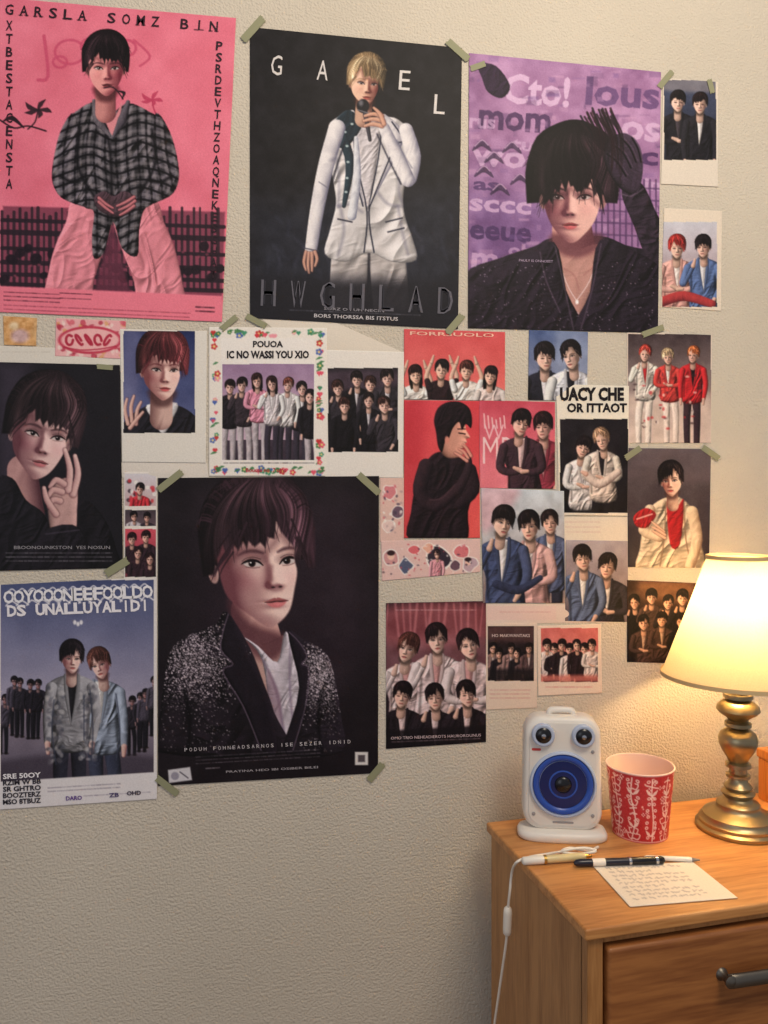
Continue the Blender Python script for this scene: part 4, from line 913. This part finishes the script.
# ---- washi tape pieces
M_TAPE=plain('washi_tape',(146,146,116),.6,0,.3,.1)
tc=[(253,29,30,8,-48),(458,50,28,7,42),(229,323,20,6,-40),(256,321,22,6,28),(455,324,24,7,-50),(666,79,20,6,-50),(653,331,22,6,-20),(711,86,14,5,75),
    (170,481,30,7,-38),(369,484,28,7,42),(167,786,27,7,38),(376,772,22,7,-50),(117,567,26,8,-32),(105,367,16,5,5),(633,453,18,6,-35),(711,453,20,6,35),(478,66,16,6,-20)]
for i,(x,y,l,w,a) in enumerate(tc):
    c,s=math.cos(math.radians(a)),math.sin(math.radians(a)); n=7; pts=[]
    for k in range(n): pts.append((-l/2+random.uniform(-.8,.8),-w/2+w*k/(n-1)))
    for k in range(n): pts.append((l/2+random.uniform(-.8,.8),w/2-w*k/(n-1)))
    q=[(x+u*c-v*s,y+u*s+v*c) for u,v in pts]
    vs=[wallmap(a_,b_,.0026) for a_,b_ in q]+[wallmap(a_,b_,.0010) for a_,b_ in q]; N=len(q)
    fs=[tuple(range(N)),tuple(range(2*N-1,N-1,-1))]+[(k,k+N,(k+1)%N+N,(k+1)%N) for k in range(N)]
    ctr=np.mean(vs,0); o=mesh_obj('tape_piece',[v-ctr for v in vs],fs,M_TAPE); o.location=[float(v) for v in ctr]
    meta(o,"torn strip of green-beige washi tape holding a print",'tape','washi tape on poster corners')

# ================================================================== ROOM
m,nt,b=newmat('wall_paint')
tcn=nt.nodes.new('ShaderNodeTexCoord'); n1=nt.nodes.new('ShaderNodeTexNoise'); n1.inputs['Scale'].default_value=270; n1.inputs['Detail'].default_value=3
n2=nt.nodes.new('ShaderNodeTexNoise'); n2.inputs['Scale'].default_value=3; n2.inputs['Detail'].default_value=3
for n in(n1,n2): nt.links.new(tcn.outputs['Object'],n.inputs['Vector'])
cr=nt.nodes.new('ShaderNodeValToRGB'); cr.color_ramp.elements[0].position=.3; cr.color_ramp.elements[0].color=L4((204,194,178)); cr.color_ramp.elements[1].position=.7; cr.color_ramp.elements[1].color=L4((214,204,188))
nt.links.new(n2.outputs['Fac'],cr.inputs['Fac']); nt.links.new(cr.outputs['Color'],b.inputs['Base Color'])
bp=nt.nodes.new('ShaderNodeBump'); bp.inputs['Strength'].default_value=.85; bp.inputs['Distance'].default_value=.0034
nt.links.new(n1.outputs['Fac'],bp.inputs['Height']); nt.links.new(bp.outputs['Normal'],b.inputs['Normal']); b.inputs['Roughness'].default_value=.75
M_WALL=m
w=bevelbox('wall_back',(-2.2,0,0),(2.6,.1,2.6),M_WALL,0); w['kind']='structure'
fl=bevelbox('floor',(-2.2,-3,-.05),(2.6,.1,0),wood_mat('floor_wood',(150,120,90),(110,84,60),'X',.5),0); fl['kind']='structure'
bb=bevelbox('baseboard_back',(-2.2,-.014,0),(2.6,0,.09),plain('baseboard_paint',(225,220,210),.4),.002); bb['kind']='structure'

# ================================================================== NIGHTSTAND
PH=math.radians(4.6)
gx=top(486,822)
NS=empty('nightstand',(gx.x,gx.y,0),PH)
meta(NS,"honey oak nightstand with drawers and dark metal handles",'nightstand')
W=.55; DP=.3060
M_W1=wood_mat('oak_top',(208,148,88),(172,110,56),'X'); M_W2=wood_mat('oak_side',(184,132,80),(150,100,54),'Z',1); M_W3=wood_mat('oak_drawer',(170,110,60),(128,74,38),'X',.8)
def par(o,p): o.parent=p; return o
par(bevelbox('tabletop',(0,-DP,TOPZ-.014),(W,0,TOPZ),M_W1,.003,3),NS)
body=par(bevelbox('body',(.006,-DP+.018,.04),(W-.006,-.006,TOPZ-.014),M_W2,.001),NS)
for x0 in(.006,W-.026): par(bevelbox('post',(x0,-DP+.006,0),(x0+.020,-DP+.034,TOPZ-.014),M_W2,.002),NS)
for x0 in(.006,W-.026): par(bevelbox('leg',(x0,-.032,0),(x0+.020,-.006,.05),M_W2,.002),NS)
par(bevelbox('rail',(.026,-DP+.010,TOPZ-.024),(W-.026,-DP+.03,TOPZ-.014),M_W2,.001),NS)
M_PEW=plain('dark_pewter',(112,106,98),.4,.9,.5,.5)
z1=TOPZ-.027
for k in range(4):
    zt=z1-k*.15; zb=zt-.142
    e=par(bevelbox('drawer',(.030,-DP+.001,zb),(W-.030,-DP+.022,zt),M_W3,.005,3),NS)
    cx=W/2; hz=(zt+zb)/2+.020; hw=.094
    pts=[(cx-hw,-DP-.012,hz-.001),(cx-hw+.012,-DP-.0145,hz),(cx-hw*.5,-DP-.016,hz),(cx,-DP-.017,hz),(cx+hw*.5,-DP-.016,hz),(cx+hw-.012,-DP-.0145,hz),(cx+hw,-DP-.012,hz-.001)]
    hnd=tube('handle',pts,.0080,M_PEW,14,8,.5); hnd.parent=e
    for sx in(-1,1):
        r=lathe('handle_mount',[(.008,0),(.007,.002),(.005,.004),(.0045,.011),(.007,.014),(.0075,.017),(.004,.0195),(0,.020)],M_PEW,24,(0,-1,0),(cx+sx*hw,-DP+.001,hz)); r.parent=hnd
# ================================================================== LAMP
k=1.5e-3
base=top(738,828)
LP=empty('table_lamp',(base.x,base.y,TOPZ)); meta(LP,"lit table lamp with turned brass base and cream fabric shade",'lamp')
M_BR=plain('antique_brass',(166,150,118),.36,1.0,.5,.1)
prof=[(39,0),(40,1.5),(40,4),(38.5,5),(37,6),(37,9),(35.5,10),(33,13),(33,14.5),(28,17),(24,19),(21,20.5),(20,23),(20.5,25),(19,27),(15,28),(12.5,31),(15,34),(16,36),(14,38),(11.5,39),(13.5,42),(12,44),(9.5,46),(8.5,50),(11.5,51.5),(11.5,54),(8.5,55.5),(8.5,60),(12,61.5),(12,65),(9,66.5),(11,71),(15,77),(18,84),(18.5,90),(16.5,95),(12,98.5),(8.5,100.5),(12.5,102),(12.5,105.5),(8.5,107.5),(12,111),(17.5,114.5),(20.5,118),(19.5,122),(15.5,126),(9.5,128.5),(14,130),(14,134),(8,136),(8,141),(12,143),(12,147),(7,149),(6,154)]
par(lathe('lamp_base',[(r*k,z*k) for r,z in prof],M_BR,72),LP)
shb,sht=.228,.405
par(lathe('lamp_stem',[(.006,.225),(.006,.262),(.014,.266),(.016,.272),(.016,.30),(.013,.304)],M_BR,32),LP)
m,nt,b=newmat('bulb_glass'); b.inputs['Base Color'].default_value=(1,.9,.7,1); b.inputs['Emission Color'].default_value=(1,.72,.38,1); b.inputs['Emission Strength'].default_value=34
par(lathe('light_bulb',[(.012,.304),(.014,.312),(.022,.325),(.028,.342),(.026,.358),(.016,.37),(.004,.375),(.0,.3755)],m,32),LP)
m,nt,b=newmat('shade_fabric'); 
nt.nodes.remove(b); out=[n for n in nt.nodes if n.type=='OUTPUT_MATERIAL'][0]
df=nt.nodes.new('ShaderNodeBsdfDiffuse'); tr=nt.nodes.new('ShaderNodeBsdfTranslucent'); mx=nt.nodes.new('ShaderNodeMixShader')
tcn=nt.nodes.new('ShaderNodeTexCoord'); wv=nt.nodes.new('ShaderNodeTexNoise'); wv.inputs['Scale'].default_value=500
nt.links.new(tcn.outputs['Object'],wv.inputs['Vector'])
cr=nt.nodes.new('ShaderNodeValToRGB'); cr.color_ramp.elements[0].color=L4((214,196,158)); cr.color_ramp.elements[1].color=L4((232,217,182))
nt.links.new(wv.outputs['Fac'],cr.inputs['Fac']); nt.links.new(cr.outputs['Color'],df.inputs['Color']); nt.links.new(cr.outputs['Color'],tr.inputs['Color'])
mx.inputs[0].default_value=.42; nt.links.new(df.outputs[0],mx.inputs[1]); nt.links.new(tr.outputs[0],mx.inputs[2]); nt.links.new(mx.outputs[0],out.inputs[0])
M_SH=m
rb,rt=.108,.043
sh=par(lathe('lamp_shade',[(rb,shb),(rb*.98+rt*.02-.001,shb+.004),(rt+(rb-rt)*.5-.001,(shb+sht)/2),(rt,sht)],M_SH,96,caps=False),LP); sh['label']="cream fabric cone shade glowing from within"
M_TR=plain('shade_trim',(208,182,136),.7)
for nm,r,z in(('shade_trim',rb,shb),('shade_trim',rt,sht)):
    t_=lathe(nm,[(r+.0008,z-.003),(r+.0022,z-.003),(r+.0022,z+.003),(r+.0008,z+.003),(r+.0008,z-.003)],M_TR,96,caps=False); t_.parent=sh
for a in (0,2.094,4.189):
    s_=tube('shade_support',[(0.012*math.cos(a),.012*math.sin(a),.29),(.03*math.cos(a),.03*math.sin(a),.385),(rt*math.cos(a),rt*math.sin(a),sht-.004)],.001,M_BR,6); s_.parent=sh
ld=bpy.data.lights.new('lamp_bulb_light','POINT'); ld.energy=11.5; ld.color=(1,.66,.29); ld.shadow_soft_size=.03
lo=bpy.data.objects.new('lamp_bulb_light',ld); link(lo); lo.location=(base.x,base.y,TOPZ+.325)
# ================================================================== SPEAKER
sp=top(561,833); SPK=empty('speaker',(sp.x,sp.y,TOPZ),math.radians(-15)); meta(SPK,"white retro toy-like speaker with blue cone and two round dials",'speaker')
M_WP=plain('white_plastic',(232,225,216),.35,0,.5); M_WP2=plain('white_panel',(226,219,210),.4); M_GP=plain('grey_plastic',(150,146,146),.4)
M_BLK=plain('black_plastic',(16,16,22),.25); M_CHR=plain('chrome',(200,200,205),.15,1.0); M_BLU=plain('blue_rubber',(40,78,168),.35); M_BLD=plain('deep_blue',(14,30,88),.3); M_LBL=plain('pale_blue_ring',(182,192,214),.3)
def rrect(name,w,h,r,y0,y1,z0,mat,bev=.004,n=10,tw=1.0):
    pts=[]
    for cx,cz,a0 in((w/2-r,h-r,0),(-w/2+r,h-r,90),(-w/2+r,r,180),(w/2-r,r,270)):
        for i in range(n+1):
            a=math.radians(a0+90*i/n); pts.append((cx+r*math.cos(a),cz+r*math.sin(a)))
    pts=[(x*(1+(tw-1)*z/h),z) for x,z in pts]
    N=len(pts); prof=[(y0,bev),(y0+bev*.1,bev*.56),(y0+bev*.35,bev*.2),(y0+bev,0),(y1-bev,0),(y1-bev*.35,bev*.2),(y1-bev*.1,bev*.56),(y1,bev)]
    czm=h/2; vs=[]
    for yy,ins in prof:
        for x,z in pts: vs.append((x*(1-ins/(w/2)),yy,z0+czm+(z-czm)*(1-ins/(h/2))))
    fs=[]
    for j in range(len(prof)-1):
        for i in range(N):
            q=(i+1)%N; fs.append((j*N+i,j*N+q,(j+1)*N+q,(j+1)*N+i))
    fs.append(tuple(range(N-1,-1,-1))); fs.append(tuple((len(prof)-1)*N+i for i in range(N)))
    o=mesh_obj(name,vs,fs,mat,True); o.data.set_sharp_from_angle(angle=math.radians(50)); return o
par(rrect('body',.114,.164,.026,-.021,.020,.012,M_WP,.008,tw=.95),SPK)
par(rrect('front_panel',.099,.149,.020,-.0222,-.0195,.0195,M_WP2,.0008,tw=.95),SPK)
fy=-.0222
vs=[];fs=[];n=64; prof=[(.95,0),(1,.0025),(1,.0075),(.97,.011),(.88,.0135)]
for s_,z in prof:
    for i in range(n):
        a=2*math.pi*i/n; e_=.6
        vs.append((.064*s_*math.copysign(abs(math.cos(a))**e_,math.cos(a)),-.008+.030*s_*math.copysign(abs(math.sin(a))**e_,math.sin(a)),z))
for j in range(len(prof)-1):
    for i in range(n):
        q=(i+1)%n; fs.append((j*n+i,j*n+q,(j+1)*n+q,(j+1)*n+i))
fs.append(tuple(range(n-1,-1,-1))); fs.append(tuple((len(prof)-1)*n+i for i in range(n)))
par(mesh_obj('foot',vs,fs,M_WP,True),SPK)
par(tube('carry_handle',[(-.017,0,.172),(-.0165,0,.179),(-.010,0,.1815),(.010,0,.1815),(.0165,0,.179),(.017,0,.172)],.0048,M_WP,12),SPK)
zc=.080; g_=1.02
par(lathe('speaker_rim',[(.047*g_,0),(.047*g_,.003),(.0455*g_,.0048),(.0435*g_,.0048),(.0425*g_,.001)],M_LBL,72,(0,-1,0),(0,fy,zc)),SPK)
par(lathe('speaker_surround',[(.0425*g_,.0005),(.0415*g_,.0035),(.038*g_,.0045),(.035*g_,.003),(.033*g_,.0005)],M_BLU,72,(0,-1,0),(0,fy,zc)),SPK)
par(lathe('speaker_cone',[(.0338,.002),(.031,.001),(.030,.002),(.0285,.0008),(.025,.0004),(.024,.0014),(.0225,.0003),(.016,.0002)],M_BLD,72,(0,-1,0),(0,fy,zc)),SPK)
par(lathe('cone_ring',[(.021,.0004),(.0205,.0022),(.0185,.0026),(.017,.0006)],M_BLU,60,(0,-1,0),(0,fy,zc)),SPK)
par(lathe('dust_cap',[(.0125,.0004),(.012,.003),(.009,.0052),(.0045,.0066),(0,.007)],M_BLK,48,(0,-1,0),(0,fy,zc)),SPK)
for sx in(-1,1):
    d=par(lathe('dial',[(.0165,-.001),(.0165,.0055),(.0155,.0072),(.0135,.0078),(.0118,.0070)],M_LBL,48,(0,-1,0),(sx*.0285,fy,.1515)),SPK)
    g=lathe('dial_lens',[(.0122,.0060),(.0105,.0082),(.006,.0100),(0,.0106)],M_BLK,40,(0,-1,0),(sx*.0285,fy,.1515)); g.parent=d
    q=lathe('dial_highlight',[(.0038,.0098),(.0033,.0112),(0,.0118)],M_CHR,20,(0,-1,0),(sx*.0285,fy,.1515)); q.parent=d  # chrome nub modelled as the highlight on the black lens
M_RED=plain('red_print',(196,60,60),.5)
par(rrect('badge',.013,.0035,.0015,fy-.0006,fy+.0004,.1275,M_RED,.0002),SPK).location.x=-.038
par(rrect('nameplate',.030,.0028,.0012,fy-.0006,fy+.0004,.0235,M_GP,.0002),SPK)
for (bx,bz) in((-.042,.036),(.042,.036),(.042,.128)):
    par(lathe('button',[(.0026,0),(.0026,.001),(.0016,.0014),(0,.0015)],M_GP,20,(0,-1,0),(bx,fy,bz)),SPK)

# ================================================================== CUP (pattern painted on unrolled surface)
cp=top(640,832); 
CUP=empty('cup',(cp.x,cp.y,TOPZ)); meta(CUP,"red paper cup with white folk-style floral pattern",'cup')
CH,R0,R1=.100,.0395,.0480
A=Art([(0,0),(330,0),(330,108),(0,108)],(194,44,50),1.05)
wc=(244,214,204)
rr=random.Random(5)
for i in range(11):
    cx=15+i*30+rr.uniform(-3,3); kind=rr.randint(0,2)
    A.line([(cx+rr.uniform(-4,4),104),(cx+rr.uniform(-4,4),70),(cx+rr.uniform(-4,4),36),(cx+rr.uniform(-3,3),6)],2.2,wc,.95)
    yy=10
    while yy<102:
        kind=rr.randint(0,3); wd=5+rr.uniform(0,5)
        for sx in(-1,1):
            if kind==0: A.line([(cx,yy+4),(cx+sx*wd*.8,yy+5),(cx+sx*(wd+2),yy-2),(cx+sx*wd*.6,yy-4)],1.9,wc,.95)
            elif kind==1: A.taper([(cx,yy+5),(cx+sx*wd*.6,yy+1),(cx+sx*(wd+1),yy-4)],[1.5,5,1],wc,a=.95)
            elif kind==2: A.ell(cx+sx*wd*.8,yy,3.2,2.6,wc,.95,sx*.5); A.ell(cx+sx*wd*.8,yy,1.2,1,(194,44,50),.9)
            else: A.line([(cx,yy),(cx+sx*wd,yy+rr.uniform(-3,3))],2.4,wc,.9)
        yy+=rr.uniform(7,11)
for k in range(150):
    x=rr.uniform(0,330);y=rr.uniform(4,104); r=rr.uniform(.9,3)
    if r>2:
        for a in range(4): A.ell(x+r*math.cos(a*1.57),y+r*math.sin(a*1.57),r*.5,r*.5,wc,.9)
    else: A.ell(x,y,r,r*.8,wc,.85,rr.random()*3)
A.rect(0,0,330,2.2,wc,.9); A.rect(0,105,330,107,wc,.8)
A.noise(6)
def cupmap(px,py,off):
    a=np.asarray(px)/330*2*math.pi+2.6; t=1-np.asarray(py)/108; r=R0+(R1-R0)*t+np.asarray(off)
    return np.stack([r*np.cos(a),r*np.sin(a),CH*t],-1)
o=finish(A,'cup_wall',None,None,0.0,cupmap,paper_mat('printed_cup',.4,.4),0,wrap=True); par(o,CUP)
o.data.flip_normals()
M_CI=plain('cup_inside',(230,200,186),.5); M_RIM=plain('cup_rim',(232,202,192),.4)
par(lathe('cup_lining',[(R0-.0008,.002),(R0-.0004,.004),(R1-.0008,CH-.001)],M_CI,64,caps=False),CUP)
par(lathe('cup_bottom',[(0,.002),(R0-.001,.002),(R0-.001,.0),(0,.0)],M_CI,64,caps=False),CUP)
par(lathe('rim',[(R1-.0010,CH-.0010),(R1+.0008,CH-.0010),(R1+.0012,CH),(R1+.0005,CH+.0010),(R1-.0006,CH+.0008),(R1-.0010,CH-.0010)],M_RIM,64,caps=False),CUP)

# ================================================================== NOTE PAPER
A=Art([(593,866),(693,862),(738,898),(630,907)],(228,217,203),.9)
for kx in range(9):
    t=(kx+.8)/10.5; y0=866+t*40; xs=593+t*36; xe=xs+(84 if kx not in(1,5) else 52); x=xs+10
    while x<xe:
        u=(x-xs)/100; yb=y0+(-4-4*t)*u; l=random.uniform(3,9); pts=[]; xx=x
        while xx<min(x+l,xe): pts.append((xx,yb+random.uniform(-1.2,1))); xx+=random.uniform(.9,1.5)
        if len(pts)>2: A.line(pts,.7,(90,84,96),.7)
        x+=l+2
NP=finish(A,'note_paper',"white notepaper with grey handwriting lying flat on the nightstand",'paper',.0012,topmap,None,.0015,thick=.001)
# ================================================================== PENS
def pen(name,p0,p1,secs,label,cat='pen'):
    ax=(p1-p0); L=ax.length; e=empty(name,(p0.x,p0.y,p0.z)); meta(e,label,cat)
    for nm,pr,mt in secs: par(lathe(nm,[(r,t*L) for r,t in pr],mt,28,ax.normalized(),(0,0,0)),e)
    return e
r=.0052
M_CR=plain('cream_plastic',(214,196,146),.35); M_GD=plain('gold_metal',(196,160,90),.3,1.0); M_LW=plain('light_white',(236,229,218),.4); M_DK=plain('dark_ink_plastic',(26,28,44),.3)
pen('marker',top(522,861,r+.0012),top(592,856,r+.0012),[('cap',[(.003,0),(r,.02),(r*1.08,.3),(r*1.08,.34)],M_LW),('barrel',[(r*.92,.34),(r,.38),(r,.86),(r*.8,.9)],M_CR),('clip_band',[(r*1.12,.3),(r*1.12,.34)],M_GD),('tip',[(r*.8,.9),(.0015,1.0)],M_GD)],"cream and white marker pen with gold band")
pen('ballpoint_pen',top(574,863,.0048+.0012),top(664,860,.0048+.0012),[('barrel',[(.002,0),(.0042,.03),(.0048,.08),(.0048,.62)],M_DK),('cap',[(.0052,.62),(.0052,.97),(.0035,1.0)],M_BLK),('band',[(.0055,.6),(.0055,.63)],M_CHR),('label_band',[(.00495,.2),(.00495,.34)],M_LW),('end_band',[(.0054,.90),(.0054,.93)],M_CHR)],"dark blue and black pen with silver bands")
pen('slim_white_pen',top(644,857.5,.0036),top(700,860,.0036),[('barrel',[(.0015,0),(.0032,.05),(.0034,.8),(.003,.85)],M_LW),('tip',[(.003,.85),(.0008,1.0)],plain('grey_tip',(130,126,124),.4))],"slim white pen lying behind the dark pen")
# ================================================================== CABLE
def side(px,py,off=-.012):
    dx,dy,dz=ray(px,py); nx,ny=math.cos(PH),math.sin(PH); p=Vector((gx.x+off*nx,gx.y+off*ny,0))
    t=((p.x)*nx+(p.y+D)*ny)/(float(dx)*nx+float(dy)*ny); return Vector((float(dx)*t,float(dy)*t-D,CZ+float(dz)*t))
c3=top(517,862,.0035)
CB=empty('power_cable',tuple(c3)); meta(CB,"thin white cable bunched on nightstand with inline switch hanging down",'cable')
pts=[top(598,847,.003),top(588,851,.006),top(570,848,.004),top(562,852,.008),top(580,854,.006),top(596,851,.010),top(584,848,.012),top(566,850,.011),top(560,852,.008),top(548,854,.003),top(530,857,.003),c3,side(512,872,-.008),side(510,890),side(508,910),side(507,935),side(503,965),side(498,1000),side(494,1030),side(492,1070)]
t_=tube('cord',[p-c3 for p in pts],.0019,M_LW,8,8); par(t_,CB)
s1,s2=side(508,906),side(507,936); ax=(s2-s1)
sw=lathe('inline_switch',[(.002,0),(.0055,.004),(.006,.01),(.006,ax.length-.01),(.0055,ax.length-.004),(.002,ax.length)],M_LW,24,ax.normalized(),s1-c3); par(sw,CB)
# ================================================================== WOODEN BOX
BX=empty('wooden_box',(.826,-.055,TOPZ),PH); meta(BX,"small honey-coloured wooden box standing beside the lamp",'box')
M_W4=wood_mat('box_wood',(206,130,60),(166,94,36),'Z',1.2)
par(bevelbox('box_body',(-.004,-.02,0),(.054,.018,.068),M_W4,.002),BX); par(bevelbox('box_lid',(-.006,-.022,.068),(.056,.02,.083),M_W4,.002),BX)

# ================================================================== LIGHTS
wd=bpy.data.worlds.new('World'); scn.world=wd; wd.use_nodes=True; bg=wd.node_tree.nodes['Background']
bg.inputs[0].default_value=(.90,.92,1.0,1); bg.inputs[1].default_value=.33
def area(name,loc,target,size,e,col):
    l=bpy.data.lights.new(name,'AREA'); l.energy=e; l.size=size; l.color=col; o=bpy.data.objects.new(name,l); link(o); o.location=loc
    o.rotation_euler=(Vector(target)-Vector(loc)).to_track_quat('-Z','Y').to_euler(); return o
area('warm_fill',(.62,-1.2,2.4),(0.2,0,1.5),.6,19,(1,.86,.68))  # added warm fill, high right, so the wall dims towards lower left
area('cool_fill',(-1.3,-2.1,1.35),(0,0,1.2),1.2,6,(.88,.93,1))  # added cool fill from the left to lift and grey the lower wall
